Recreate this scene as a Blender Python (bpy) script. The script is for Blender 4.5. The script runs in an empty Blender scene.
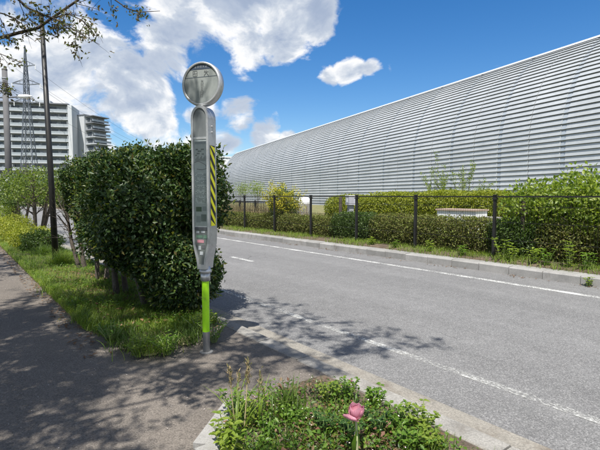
import bpy, math, random
import numpy as np
from mathutils import Vector, Matrix
R = math.radians
rng = np.random.default_rng(7)
random.seed(7)

# ------------------------------------------------------------------ camera
# world axes: +Y runs along the road (away, to the left of the picture), +X across the road
CAM_H = 1.5
YAW, PITCH, FPX = R(37.82), R(3.69), 450.0        # FPX: focal length in photo pixels (600 wide)
scene = bpy.context.scene
cam_d = bpy.data.cameras.new('camera'); cam = bpy.data.objects.new('camera', cam_d)
scene.collection.objects.link(cam); scene.camera = cam
cam_d.sensor_width = 36; cam_d.lens = 36 * FPX / 600
cam_d.clip_start = 0.05; cam_d.clip_end = 6000
cam.location = (0, 0, CAM_H); cam.rotation_euler = (math.pi/2 - PITCH, 0, -YAW)
FW = Vector((math.sin(YAW)*math.cos(PITCH), math.cos(YAW)*math.cos(PITCH), -math.sin(PITCH)))
RT = Vector((math.cos(YAW), -math.sin(YAW), 0)); UPV = RT.cross(FW)
def ray(px, py):
    return FW + RT*((px-300)/FPX) + UPV*((225-py)/FPX)
def W(px, py, depth):                              # point on a photo pixel's ray at a depth in metres
    return Vector((0, 0, CAM_H)) + ray(px, py)*depth
def G(px, py, h=0.0):                              # point where a pixel's ray meets the level h
    r = ray(px, py); return Vector((0, 0, CAM_H)) + r*((h-CAM_H)/r.z)
def proj(P):                                       # world points (N,3) -> photo pixels, depth
    Q = np.asarray(P, float) - np.array([0, 0, CAM_H])
    d = Q @ np.array(FW); x = Q @ np.array(RT); y = Q @ np.array(UPV)
    dd = np.where(d > 0.05, d, np.nan)
    return 300 + FPX*x/dd, 225 - FPX*y/dd, d

# ------------------------------------------------------------------ sun, sky, exposure
SUN_EL, SUN_AZ = R(63), math.atan2(-0.72, -0.69)   # azimuth clockwise from +Y; the sun stands behind the camera to the left
SUN_DIR = Vector((math.sin(SUN_AZ)*math.cos(SUN_EL), math.cos(SUN_AZ)*math.cos(SUN_EL), math.sin(SUN_EL)))
sun_d = bpy.data.lights.new('sun', 'SUN'); sun_d.energy = 5.0; sun_d.angle = R(0.53); sun_d.color = (1, .955, .88)
sun = bpy.data.objects.new('sun', sun_d); scene.collection.objects.link(sun)
sun.rotation_euler = SUN_DIR.to_track_quat('Z', 'Y').to_euler(); sun.location = (-20, 5, 40)
scene.view_settings.view_transform = 'Standard'; scene.view_settings.look = 'None'
scene.view_settings.exposure = 0.62; scene.view_settings.gamma = 1.0
scene.view_settings.use_curve_mapping = False

class NT:                                          # tiny node-tree helper
    def __init__(s, tree): s.t = tree; tree.nodes.clear()
    def n(s, kind, **kw):
        nd = s.t.nodes.new(kind); ins = kw.pop('ins', {})
        for k, v in kw.items(): setattr(nd, k, v)
        for k, v in ins.items():
            if hasattr(v, 'is_output'): s.t.links.new(v, nd.inputs[k])
            else: nd.inputs[k].default_value = v
        return nd
    def link(s, a, b): s.t.links.new(a, b)
    def math(s, op, a, b=None, c=None, clamp=False):
        nd = s.t.nodes.new('ShaderNodeMath'); nd.operation = op; nd.use_clamp = clamp
        for i, v in enumerate((a, b, c)):
            if v is None: continue
            if hasattr(v, 'is_output'): s.t.links.new(v, nd.inputs[i])
            else: nd.inputs[i].default_value = v
        return nd.outputs[0]
    def vmath(s, op, a, b=None):
        nd = s.t.nodes.new('ShaderNodeVectorMath'); nd.operation = op
        for i, v in enumerate((a, b)):
            if v is None: continue
            if hasattr(v, 'is_output'): s.t.links.new(v, nd.inputs[i])
            else: nd.inputs[i].default_value = v
        return nd
    def noise(s, vec, scale, detail=4, rough=.55, dist=0):
        nd = s.n('ShaderNodeTexNoise', ins={'Scale': scale, 'Detail': detail, 'Roughness': rough, 'Distortion': dist})
        if vec is not None: s.link(vec, nd.inputs['Vector'])
        return nd.outputs['Fac']
    def ramp(s, fac, stops, interp='LINEAR'):
        nd = s.n('ShaderNodeValToRGB'); s.link(fac, nd.inputs['Fac']); cr = nd.color_ramp; cr.interpolation = interp
        while len(cr.elements) < len(stops): cr.elements.new(.5)
        for e, (p, c) in zip(cr.elements, stops):
            e.position = p; e.color = (c[0], c[1], c[2], 1) if not isinstance(c, (int, float)) else (c, c, c, 1)
        return nd.outputs['Color']
    def mix(s, fac, a, b, blend='MIX'):
        nd = s.n('ShaderNodeMix', data_type='RGBA', blend_type=blend)
        for i, v in ((0, fac), (6, a), (7, b)):
            if hasattr(v, 'is_output'): s.link(v, nd.inputs[i])
            elif i == 0: nd.inputs[0].default_value = v
            else: nd.inputs[i].default_value = (v[0], v[1], v[2], 1)
        return nd.outputs[2]

def build_world():
    w = bpy.data.worlds.new('World'); scene.world = w; w.use_nodes = True
    t = NT(w.node_tree)
    sky = t.n('ShaderNodeTexSky', sky_type='NISHITA', sun_disc=False, sun_elevation=SUN_EL, sun_rotation=SUN_AZ,
              altitude=0, air_density=1.0, dust_density=0.4, ozone_density=2.5)
    hs = t.n('ShaderNodeHueSaturation', ins={'Hue': .505, 'Saturation': 1.38, 'Value': 1.42, 'Color': sky.outputs[0]})
    d = t.n('ShaderNodeTexCoord').outputs['Generated']
    d = t.vmath('NORMALIZE', d).outputs[0]
    sep = t.n('ShaderNodeSeparateXYZ', ins={0: d})
    # cloud field: soft masses where the photo has them, fractal edges, scattered cumulus elsewhere
    warp = t.n('ShaderNodeTexNoise', ins={'Scale': 5.0, 'Detail': 3, 'Vector': d})
    wv = t.vmath('SCALE', t.vmath('SUBTRACT', warp.outputs['Color'], (.5, .5, .5)).outputs[0]); wv.inputs['Scale'].default_value = .10
    dw = t.vmath('ADD', d, wv.outputs[0]).outputs[0]
    def field(vec):
        acc = None
        for (px, py, rad, amp) in ((185, 15, 62, .95), (235, 8, 62, 1.0), (285, 12, 52, 1.0), (318, 14, 34, .85), (245, 42, 36, .9), (290, 42, 26, .7), (165, 50, 48, .85),
                                   (60, 75, 85, .85), (20, 115, 80, .8), (110, 85, 62, .85), (145, 110, 55, .8), (75, 135, 70, .7), (20, 20, 60, .55),
                                   (205, 112, 34, .75), (238, 112, 30, .85), (262, 128, 26, .8), (285, 138, 20, .7), (215, 140, 36, .7),
                                   (338, 76, 20, .8), (356, 72, 24, .9), (378, 73, 16, .7), (394, 71, 9, .5), (366, 12, 15, .5), (150, 150, 60, .6)):
            c = ray(px, py).normalized(); r = rad/FPX*.93
            dist = t.vmath('DISTANCE', vec, tuple(c)).outputs['Value']
            m = t.n('ShaderNodeMapRange', interpolation_type='SMOOTHSTEP', ins={0: dist, 1: r*1.25, 2: r*.15, 3: 0.0, 4: amp}).outputs[0]
            acc = m if acc is None else t.math('MAXIMUM', acc, m)
        far = t.n('ShaderNodeMapRange', interpolation_type='SMOOTHSTEP',
                  ins={0: t.vmath('DISTANCE', vec, tuple(ray(330, 120).normalized())).outputs['Value'], 1: .75, 2: 1.05, 3: 0.0, 4: 1.0}).outputs[0]
        gen = t.n('ShaderNodeMapRange', ins={0: t.noise(vec, 2.6, 2, .5), 1: .38, 2: .55, 3: 0.0, 4: .85}).outputs[0]
        acc = t.math('MAXIMUM', acc, t.math('MULTIPLY', gen, far))
        return acc
    base = field(dw)
    sc = t.vmath('MULTIPLY', dw, (1, 1, 1.7)).outputs[0]
    fb = t.math('ADD', t.math('MULTIPLY', t.noise(sc, 6.0, 10, .6, .1), .72), t.math('MULTIPLY', t.noise(sc, 17.0, 8, .62, .2), .28))
    dens = t.math('ADD', base, t.math('MULTIPLY', t.math('SUBTRACT', fb, .5), 2.6))
    mask = t.n('ShaderNodeMapRange', interpolation_type='SMOOTHSTEP', ins={0: dens, 1: .36, 2: .66, 3: 0.0, 4: 1.0}).outputs[0]
    # billow shading: compare the field with itself a little towards the light; thick cores and bases turn grey
    off = t.vmath('ADD', sc, tuple(Vector((SUN_DIR.x*.03, SUN_DIR.y*.03, .075)))).outputs[0]
    la, lb = t.noise(sc, 8.0, 6, .55, .1), t.noise(off, 8.0, 6, .55, .1)
    lit = t.n('ShaderNodeMapRange', interpolation_type='SMOOTHSTEP', ins={0: t.math('SUBTRACT', la, lb), 1: -.13, 2: .13, 3: 0.0, 4: 1.0}).outputs[0]
    thick = t.n('ShaderNodeMapRange', interpolation_type='SMOOTHSTEP', ins={0: dens, 1: .45, 2: 1.35, 3: 0.0, 4: 1.0}).outputs[0]
    bright = t.math('ADD', t.math('SUBTRACT', .66, t.math('MULTIPLY', thick, .44)), t.math('MULTIPLY', lit, .42), clamp=True)
    ccol = t.ramp(bright, [(0.0, (3.1, 3.9, 5.4)), (.4, (4.0, 4.8, 6.3)), (.75, (6.4, 7.0, 7.9)), (1.0, (10.4, 10.4, 10.4))])
    low = t.n('ShaderNodeMapRange', ins={0: sep.outputs['Z'], 1: -.02, 2: .05, 3: 0.0, 4: 1.0}).outputs[0]
    col = t.mix(t.math('MULTIPLY', t.math('MULTIPLY', mask, low), .97), hs.outputs[0], ccol)
    bg = t.n('ShaderNodeBackground', ins={'Color': col, 'Strength': .066})
    t.link(bg.outputs[0], t.n('ShaderNodeOutputWorld').inputs[0])
build_world()

# ------------------------------------------------------------------ mesh helpers
COL = scene.collection
class MB:
    """collects vertices and faces of one mesh"""
    def __init__(s): s.v = []; s.f = []; s.m = []; s.nv = 0
    def add(s, v, f, mi=0):
        v = np.asarray(v, float).reshape(-1, 3)
        s.v.append(v)
        for q in f: s.f.append(tuple(int(i)+s.nv for i in q)); s.m.append(mi)
        s.nv += len(v); return s
    def box(s, c, d, rot=None, mi=0):
        h = np.array(d, float)/2
        v = np.array([[x, y, z] for x in (-1, 1) for y in (-1, 1) for z in (-1, 1)])*h
        if rot is not None: v = v @ np.array(rot.to_3x3()).T
        return s.add(v + np.array(c, float), [(0,1,3,2),(4,6,7,5),(0,4,5,1),(2,3,7,6),(0,2,6,4),(1,5,7,3)], mi)
    def bx(s, x0, x1, y0, y1, z0, z1, mi=0):
        return s.box(((x0+x1)/2, (y0+y1)/2, (z0+z1)/2), (x1-x0, y1-y0, z1-z0), None, mi)
    def tube(s, pts, rad, n=6, mi=0, caps=True):
        pts = [Vector(p) for p in pts]; k = len(pts)
        if not hasattr(rad, '__len__'): rad = [rad]*k
        ref = Vector((0, 0, 1)); vs = []
        for i, p in enumerate(pts):
            d = (pts[min(i+1, k-1)] - pts[max(i-1, 0)]); d = d.normalized() if d.length > 1e-9 else Vector((0,0,1))
            r0 = ref if abs(d.dot(ref)) < .95 else Vector((1, 0, 0))
            a = d.cross(r0).normalized(); b = d.cross(a)
            for j in range(n):
                t = 2*math.pi*j/n; vs.append(p + (a*math.cos(t) + b*math.sin(t))*rad[i])
        f = [(i*n+j, i*n+(j+1) % n, (i+1)*n+(j+1) % n, (i+1)*n+j) for i in range(k-1) for j in range(n)]
        if caps: f += [tuple(range(n-1, -1, -1)), tuple(range((k-1)*n, k*n))]
        return s.add([tuple(v) for v in vs], f, mi)
    def lathe(s, prof, n=24, c=(0, 0, 0), mi=0):
        vs = [(c[0]+r*math.cos(2*math.pi*j/n), c[1]+r*math.sin(2*math.pi*j/n), c[2]+z) for r, z in prof for j in range(n)]
        k = len(prof)
        f = [(i*n+j, i*n+(j+1) % n, (i+1)*n+(j+1) % n, (i+1)*n+j) for i in range(k-1) for j in range(n)]
        f += [tuple(range(n-1, -1, -1)), tuple(range((k-1)*n, k*n))]
        return s.add(vs, f, mi)
    def mesh(s, name, mats, smooth=False):
        me = bpy.data.meshes.new(name)
        me.from_pydata(np.concatenate(s.v).tolist() if s.v else [], [], s.f)
        for m in (mats if isinstance(mats, (list, tuple)) else [mats]): me.materials.append(m)
        if any(s.m): me.polygons.foreach_set('material_index', s.m)
        if smooth: me.polygons.foreach_set('use_smooth', [True]*len(me.polygons))
        me.update(); return me
    def build(s, name, mats, parent=None, smooth=False, loc=None):
        return ob(name, s.mesh(name, mats, smooth), parent, loc)

def np_mesh(name, verts, tris, mats, smooth=False):
    """fast mesh of triangles from numpy arrays"""
    me = bpy.data.meshes.new(name); verts = np.asarray(verts, np.float32); tris = np.asarray(tris, np.int32)
    me.vertices.add(len(verts)); me.vertices.foreach_set('co', verts.ravel())
    me.loops.add(tris.size); me.loops.foreach_set('vertex_index', tris.ravel())
    me.polygons.add(len(tris)); me.polygons.foreach_set('loop_start', np.arange(0, tris.size, 3, dtype=np.int32))
    for m in (mats if isinstance(mats, (list, tuple)) else [mats]): me.materials.append(m)
    me.update(calc_edges=True)
    if smooth: me.polygons.foreach_set('use_smooth', [True]*len(tris))
    return me
def ob(name, me, parent=None, loc=None):
    o = bpy.data.objects.new(name, me); COL.objects.link(o)
    if loc is not None: o.location = loc
    if parent is not None: o.parent = parent
    return o
def empty(name, loc=(0, 0, 0), rz=0):
    o = bpy.data.objects.new(name, None); COL.objects.link(o); o.location = loc; o.rotation_euler = (0, 0, rz)
    o.empty_display_size = .2; return o
def tag(o, label, cat, group=None):
    o['label'] = label; o['category'] = cat
    if group: o['group'] = group
    return o
def struct(o): o['kind'] = 'structure'; return o
def stuff(o, label=None, cat=None):
    o['kind'] = 'stuff'
    if label: o['label'] = label
    if cat: o['category'] = cat
    return o
def copy_tree(o, parent=None):
    c = o.copy(); COL.objects.link(c); c.parent = parent
    for ch in list(o.children): copy_tree(ch, c)
    return c

# leaves: arrays of base points, axis directions, up normals -> triangles
def unit(v): return v/np.maximum(np.linalg.norm(v, axis=-1, keepdims=True), 1e-9)
def leaves(P, D, N, L, Wd, fold=.25, curl=.15, rich=False):
    n = len(P); L = np.broadcast_to(np.asarray(L, float), (n,))[:, None]; Wd = np.broadcast_to(np.asarray(Wd, float), (n,))[:, None]
    D = unit(D); S = unit(np.cross(D, N)); U = np.cross(S, D)
    if not rich:
        v = np.stack([P, P + D*L*.45 + S*Wd*.5 + U*Wd*fold, P + D*L - U*L*curl, P + D*L*.45 - S*Wd*.5 + U*Wd*fold], 1)
        t = np.array([[0, 1, 2], [0, 2, 3]])
        k = 4
    else:
        sec = lambda a, w: [P + D*L*a + S*Wd*w*.5 + U*(Wd*fold*w - L*curl*a*a), P + D*L*a - U*L*curl*a*a, P + D*L*a - S*Wd*w*.5 + U*(Wd*fold*w - L*curl*a*a)]
        v = np.stack([P] + sec(.28, .85) + sec(.62, .9) + [P + D*L - U*L*curl], 1)
        t = np.array([[0,1,2],[0,2,3],[1,4,5],[1,5,2],[2,5,6],[2,6,3],[4,7,5],[5,7,6]]); k = 8
    tr = (t[None] + (np.arange(n)*k)[:, None, None]).reshape(-1, 3)
    return v.reshape(-1, 3), tr
def blades(P, H, Wd, lean, seg=3):
    """grass blades: tapered ribbons that bend outwards"""
    n = len(P); a = rng.uniform(0, 2*math.pi, n); out = np.stack([np.cos(a), np.sin(a), np.zeros(n)], 1)
    side = np.stack([-np.sin(a), np.cos(a), np.zeros(n)], 1)
    H = np.broadcast_to(np.asarray(H, float), (n,))[:, None]; Wd = np.broadcast_to(np.asarray(Wd, float), (n,))[:, None]
    le = np.broadcast_to(np.asarray(lean, float), (n,))[:, None]*rng.uniform(.3, 1.4, (n, 1)); vs = []
    for i in range(seg):
        q = i/seg; c = P + out*H*le*q*q + np.array([0, 0, 1.])*H*(q - .35*le*q*q)
        w = Wd*(1 - .55*q)*.5; vs += [c - side*w, c + side*w]
    vs.append(P + out*H*le + np.array([0, 0, 1.])*H*(1 - .35*le))
    k = 2*seg+1; t = []
    for i in range(seg-1): t += [[2*i, 2*i+1, 2*i+3], [2*i, 2*i+3, 2*i+2]]
    t.append([2*seg-2, 2*seg-1, 2*seg]); t = np.array(t)
    return np.stack(vs, 1).reshape(-1, 3), (t[None] + (np.arange(n)*k)[:, None, None]).reshape(-1, 3)
def join(*parts):
    vs, ts, o = [], [], 0
    for v, t in parts: vs.append(v); ts.append(t + o); o += len(v)
    return np.concatenate(vs), np.concatenate(ts)
def rdirs(n, up=0.0): 
    d = rng.normal(size=(n, 3)); d[:, 2] += up; return unit(d)

# ------------------------------------------------------------------ materials
def mat(name):
    m = bpy.data.materials.new(name); m.use_nodes = True; return m, NT(m.node_tree)
def finish(t, shader, disp=None):
    o = t.n('ShaderNodeOutputMaterial'); t.link(shader, o.inputs[0]); return o
def bump(t, h, strength=.3, dist=.01):
    return t.n('ShaderNodeBump', ins={'Strength': strength, 'Distance': dist, 'Height': h}).outputs[0]
def grainy(name, c1, c2, scale=8, rough=.8, metal=0.0, fine=120, fine_amt=.25, bmp=.2, bd=.004, stain=None, stain_scale=1.5, stain_cut=(.55, .7), spec=.4):
    """base colour mottled by large and fine noise, optional stains"""
    m, t = mat(name); p = t.n('ShaderNodeTexCoord').outputs['Object']
    geo = t.n('ShaderNodeNewGeometry').outputs['Position']
    a = t.noise(geo, scale, 5, .6); f = t.noise(geo, fine, 3, .7)
    col = t.mix(t.n('ShaderNodeMapRange', ins={0: a, 1: .3, 2: .7}).outputs[0], c1, c2)
    fr = t.ramp(f, [(.3, 1-fine_amt), (.7, 1+fine_amt)])
    col = t.mix(1.0, col, fr, 'MULTIPLY')
    if stain is not None:
        s = t.n('ShaderNodeMapRange', ins={0: t.noise(geo, stain_scale, 6, .65, .4), 1: stain_cut[0], 2: stain_cut[1]}).outputs[0]
        col = t.mix(s, col, stain)
    b = t.n('ShaderNodeBsdfPrincipled', ins={'Base Color': col, 'Roughness': rough, 'Metallic': metal, 'Specular IOR Level': spec, 'Normal': bump(t, f, bmp, bd)})
    finish(t, b.outputs[0]); return m
def plain(name, c, rough=.5, metal=0.0, var=.12, spec=.5, coat=0.0):
    m, t = mat(name); geo = t.n('ShaderNodeNewGeometry').outputs['Position']
    n1 = t.noise(geo, 6, 6, .65)
    col = t.mix(1.0, c, t.ramp(n1, [(.3, 1-var), (.7, 1+var)]), 'MULTIPLY')
    rr = t.n('ShaderNodeMapRange', ins={0: n1, 1: .3, 2: .7, 3: max(0, rough-.08), 4: min(1, rough+.1)}).outputs[0]
    b = t.n('ShaderNodeBsdfPrincipled', ins={'Base Color': col, 'Roughness': rr, 'Metallic': metal, 'Specular IOR Level': spec, 'Coat Weight': coat})
    finish(t, b.outputs[0]); return m
def leafm(name, cols, rough=.45, trans=.35, tcol=None, spec=.4):
    """foliage: every leaf gets its own tone; light also passes through"""
    m, t = mat(name); g = t.n('ShaderNodeNewGeometry')
    c = t.ramp(g.outputs['Random Per Island'], [(i/max(1, len(cols)-1), k) for i, k in enumerate(cols)])
    c = t.mix(t.n('ShaderNodeMapRange', ins={0: t.noise(g.outputs['Position'], 3.0, 3, .5), 1: .3, 2: .7, 3: 0.0, 4: .45}).outputs[0], c, t.mix(1.0, c, (.62, .68, .6), 'MULTIPLY'))
    b = t.n('ShaderNodeBsdfPrincipled', ins={'Base Color': c, 'Roughness': rough, 'Specular IOR Level': spec})
    tc = t.mix(1.0, c, tcol or (1.5, 1.6, .7), 'MULTIPLY')
    tr = t.n('ShaderNodeBsdfTranslucent', ins={'Color': tc})
    mx = t.n('ShaderNodeMixShader', ins={0: trans, 1: b.outputs[0], 2: tr.outputs[0]})
    finish(t, mx.outputs[0]); return m

def asphalt(name, base, light, stone_amt, tint, crack=0.0):
    m, t = mat(name); geo = t.n('ShaderNodeNewGeometry').outputs['Position']
    big = t.noise(geo, .55, 4, .6); mid = t.noise(geo, 5, 4, .6)
    vor = t.n('ShaderNodeTexVoronoi', ins={'Vector': geo, 'Scale': 115.0}); fine = t.noise(geo, 180, 2, .6)
    col = t.mix(t.n('ShaderNodeMapRange', ins={0: big, 1: .3, 2: .7}).outputs[0], base, tint)
    col = t.mix(1.0, col, t.ramp(mid, [(.3, .9), (.7, 1.1)]), 'MULTIPLY')
    trk = t.noise(t.vmath('MULTIPLY', geo, (1.7, .035, 1)).outputs[0], 1.0, 3, .5)
    col = t.mix(1.0, col, t.ramp(trk, [(.35, .90), (.65, 1.10)]), 'MULTIPLY')
    st = t.n('ShaderNodeSeparateColor', ins={0: vor.outputs['Color']}).outputs[0]
    s = t.n('ShaderNodeMapRange', ins={0: st, 1: .62, 2: 1.0, 3: 0.0, 4: stone_amt}).outputs[0]
    col = t.mix(s, col, light)
    d = t.n('ShaderNodeMapRange', ins={0: st, 1: .0, 2: .3, 3: .55, 4: 0.0}).outputs[0]
    col = t.mix(d, col, (base[0]*.45, base[1]*.45, base[2]*.45))
    col = t.mix(1.0, col, t.ramp(fine, [(.3, .8), (.7, 1.2)]), 'MULTIPLY')
    if crack:
        wp = t.n('ShaderNodeTexNoise', ins={'Vector': geo, 'Scale': 2.5, 'Detail': 5}).outputs['Color']
        gv = t.vmath('ADD', geo, t.vmath('MULTIPLY', wp, (.35, .35, 0)).outputs[0]).outputs[0]
        ed = t.n('ShaderNodeTexVoronoi', feature='DISTANCE_TO_EDGE', ins={'Vector': t.vmath('MULTIPLY', gv, (1, .55, 0)).outputs[0], 'Scale': .55}).outputs['Distance']
        ln = t.n('ShaderNodeMapRange', ins={0: ed, 1: .0035, 2: .0, 3: 0.0, 4: 1.0}).outputs[0]
        mk = t.n('ShaderNodeMapRange', ins={0: t.noise(geo, .5, 2, .5), 1: .50, 2: .60, 3: 0.0, 4: crack}).outputs[0]
        col = t.mix(t.math('MULTIPLY', ln, mk), col, (.03, .03, .03))
        oil = t.n('ShaderNodeMapRange', ins={0: t.noise(geo, .8, 6, .7), 1: .60, 2: .74, 3: 0.0, 4: .28}).outputs[0]
        col = t.mix(oil, col, (base[0]*.5, base[1]*.5, base[2]*.5))
    h = t.math('SUBTRACT', t.math('MULTIPLY', fine, .5), vor.outputs['Distance'])
    b = t.n('ShaderNodeBsdfPrincipled', ins={'Base Color': col, 'Roughness': .85, 'Specular IOR Level': .35, 'Normal': bump(t, h, .5, .006)})
    finish(t, b.outputs[0]); return m
def worn_paint(name, cut0, cut1, col=(.62, .62, .6)):
    m, t = mat(name); geo = t.n('ShaderNodeNewGeometry').outputs['Position']
    a = t.noise(geo, 38, 5, .75); b_ = t.noise(geo, 2.2, 3, .6)
    f = t.n('ShaderNodeMapRange', ins={0: t.math('ADD', a, t.math('MULTIPLY', t.math('SUBTRACT', b_, .5), .45)), 1: cut0, 2: cut1}).outputs[0]
    b = t.n('ShaderNodeBsdfPrincipled', ins={'Base Color': (*col, 1), 'Roughness': .7})
    tr = t.n('ShaderNodeBsdfTransparent')
    mx = t.n('ShaderNodeMixShader', ins={0: f, 1: tr.outputs[0], 2: b.outputs[0]}); finish(t, mx.outputs[0]); return m

M = {}
M['road'] = asphalt('road_asphalt', (.142, .141, .140), (.33, .325, .32), .55, (.166, .165, .163), .55)
M['walk'] = asphalt('sidewalk_asphalt', (.122, .107, .092), (.26, .228, .198), .45, (.160, .140, .120), .45)
M['gutter'] = grainy('gutter_concrete', (.19, .178, .155), (.275, .256, .222), 3, .9, 0, 90, .35, .5, .006, stain=(.13, .105, .08), stain_scale=2.2, stain_cut=(.52, .72))
M['kerb'] = grainy('kerb_concrete', (.20, .195, .185), (.29, .285, .27), 4, .9, 0, 110, .25, .4, .004, stain=(.13, .12, .105), stain_scale=2.6, stain_cut=(.55, .8))
M['kerb2'] = grainy('kerb_concrete_pale', (.24, .235, .225), (.34, .33, .315), 4, .9, 0, 110, .22, .4, .004, stain=(.16, .145, .125), stain_scale=3.1, stain_cut=(.56, .8))
M['soil'] = grainy('soil', (.075, .055, .038), (.15, .115, .08), 7, .95, 0, 60, .5, .8, .02)
M['ground'] = grainy('ground_grass', (.07, .085, .03), (.13, .12, .055), 1.2, .95, 0, 30, .5, .5, .03)
M['field'] = grainy('field_grass', (.12, .14, .045), (.24, .21, .10), .9, .95, 0, 25, .5, .5, .03)
M['line'] = worn_paint('edge_paint', .44, .56, (.56, .56, .54))
M['line_worn'] = worn_paint('edge_paint_worn', .455, .64, (.46, .46, .44))
M['bark'] = grainy('bark', (.055, .045, .036), (.12, .10, .08), 9, .9, 0, 60, .4, .8, .012)
M['barkd'] = grainy('bark_dark', (.035, .028, .022), (.075, .06, .048), 9, .9, 0, 60, .4, .8, .012)
M['steel'] = grainy('galvanised_steel', (.46, .47, .48), (.56, .57, .58), 12, .42, .65, 60, .08, .1, .001, stain=(.27, .265, .255), stain_scale=7, stain_cut=(.56, .78))
M['black'] = plain('black_paint', (.013, .0125, .012), .5, .0, .25)
M['pole_grey'] = grainy('pole_concrete', (.10, .10, .105), (.14, .14, .145), 2, .85, 0, 60, .15, .2)
M['hedge'] = leafm('camellia_leaf', [(.015, .036, .011), (.022, .052, .014), (.030, .064, .016), (.038, .076, .018), (.050, .092, .022), (.060, .10, .024), (.10, .115, .03)], .42, .2, spec=.35)
M['hedge_new'] = leafm('camellia_new_leaf', [(.10, .15, .025), (.16, .20, .035), (.13, .10, .03)], .35, .35)
M['green'] = leafm('mid_green_leaf', [(.045, .085, .018), (.075, .125, .026), (.11, .165, .035)], .45, .35)
M['lime'] = leafm('light_green_leaf', [(.13, .20, .028), (.21, .28, .04), (.30, .35, .055)], .45, .45)
M['mid'] = leafm('street_tree_leaf', [(.08, .13, .022), (.14, .19, .032), (.20, .25, .042)], .45, .4)
M['clip'] = leafm('clipped_hedge_leaf', [(.16, .20, .025), (.26, .29, .035), (.37, .37, .05)], .5, .4)
M['brownhedge'] = leafm('brownish_hedge_leaf', [(.10, .085, .035), (.16, .20, .04), (.17, .14, .05), (.24, .30, .055)], .65, .3)
M['yellow'] = leafm('yellow_blossom', [(.52, .47, .035), (.62, .55, .05), (.36, .40, .05)], .6, .4, (1.1, 1.1, .8))
M['cherry'] = leafm('cherry_young_leaf', [(.075, .085, .03), (.10, .13, .035), (.12, .085, .045), (.20, .16, .12)], .5, .4)
M['grass'] = leafm('grass_blade', [(.11, .18, .025), (.17, .26, .035), (.24, .33, .05), (.28, .29, .09)], .5, .45)
M['grassd'] = leafm('dark_grass_blade', [(.07, .12, .022), (.10, .165, .03), (.14, .20, .04)], .5, .38)
M['dry'] = leafm('dry_reed', [(.28, .22, .12), (.38, .30, .17), (.24, .19, .11), (.20, .22, .08)], .7, .3, (1.1, 1, .8))
M['litter'] = leafm('dead_leaf', [(.16, .09, .045), (.22, .12, .06), (.12, .065, .035), (.26, .17, .09)], .7, .1)
M['petal'] = leafm('fallen_petal', [(.6, .52, .5), (.7, .64, .6)], .7, .2, (1, 1, 1))
M['weed'] = leafm('weed_leaf', [(.08, .16, .02), (.12, .22, .028), (.18, .28, .04)], .42, .42)
M['weed_lt'] = leafm('weed_pale_leaf', [(.16, .24, .035), (.23, .31, .045), (.30, .36, .07)], .42, .45)
M['weed_dk'] = leafm('weed_dark_leaf', [(.028, .07, .014), (.045, .10, .02), (.06, .12, .024)], .42, .35)
M['red_weed'] = leafm('reddish_weed_leaf', [(.20, .09, .06), (.26, .15, .10), (.17, .15, .06)], .5, .35, (1.2, 1, .8))
M['stem'] = plain('green_stem', (.20, .25, .09), .5)
M['drystem'] = plain('straw_stem', (.36, .30, .16), .6)
M['white'] = plain('white_paint', (.74, .75, .76), .6, 0, .06)

# ------------------------------------------------------------------ the setting: ground, road, kerbs, pavements
X_STRIP0, X_KERB, X_GUT0, X_GUT1 = 1.02, 2.28, 2.46, 2.75      # planting strip / kerb / gutter, across the road
X_L1, X_L2, X_FK = 3.36, 7.52, 8.38                            # white edge lines, far kerb face
X_FENCE = 9.15
WALK = .10                                                     # pavement level
def sheet(name, x0, x1, y0, y1, z, m, nx=1, ny=1):
    b = MB(); xs = np.linspace(x0, x1, nx+1); ys = np.linspace(y0, y1, ny+1)
    b.add([(x, y, z) for y in ys for x in xs], [(j*(nx+1)+i, j*(nx+1)+i+1, (j+1)*(nx+1)+i+1, (j+1)*(nx+1)+i) for j in range(ny) for i in range(nx)])
    return struct(b.build(name, m))
sheet('ground', -2500, 2500, -2500, 2500, -.06, M['ground'])
road = sheet('road', 2.70, 8.45, -60, 420, 0, M['road'])
def slab(name, x0, x1, y0, y1, z0, z1, m): return struct(MB().bx(x0, x1, y0, y1, z0, z1).build(name, m))
slab('gutter', X_GUT0, X_GUT1, -60, 420, -.1, .006, M['gutter'])
slab('sidewalk', -1.9, 2.279, -60, 420, -.1, WALK, M['walk'])
slab('verge', -9, -1.9, -60, 420, -.1, WALK+.02, M['ground'])
slab('field', 8.58, 45, -60, 420, -.1, .13, M['field'])
MB().bx(X_L1-.045, X_L1+.045, -40, 200, .002, .004).build('edge_line', M['line_worn'], road)
MB().bx(X_L2-.065, X_L2+.065, -40, 200, .002, .004).build('edge_line', M['line'], road)
MB().bx(5.36, 5.48, 8.75, 9.75, .002, .004).build('centre_dash', M['line'], road)

def kerb_mesh(name, w, h, L, m, ch=.02):
    b = MB(); g = .006
    prof = [(0, -.08), (0, h-ch), (ch, h), (w-ch*.4, h), (w, h-ch*.4), (w, -.08)]
    n = len(prof)
    v = [(x, g, z) for x, z in prof] + [(x, L-g, z) for x, z in prof]
    b.add(v, [(i, (i+1) % n, n+(i+1) % n, n+i) for i in range(n)] + [tuple(range(n-1, -1, -1)), tuple(range(n, 2*n))])
    return b.mesh(name, m)
def kerb_row(name, x, w, h, L, y0, y1, mats, flip=False):
    root = struct(MB().bx(x+.015, x+w-.015, y0-20, y1+150, -.1, h-.03).build(name, M['kerb']))
    meshes = [kerb_mesh('kerb_stone', w, h, L, m) for m in mats]
    y = y0; k = 0
    while y < y1:
        o = ob('kerb_stone', random.choice(meshes), root)
        j = random.uniform(-.006, .006)
        if flip: o.rotation_euler = (0, random.uniform(-.01, .01), math.pi); o.location = (x+w+j, y+L, random.uniform(-.006, .004))
        else: o.location = (x+j, y, random.uniform(-.006, .006)); o.rotation_euler = (random.uniform(-.008, .008), random.uniform(-.012, .012), 0)
        y += L; k += 1
    return root
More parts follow.
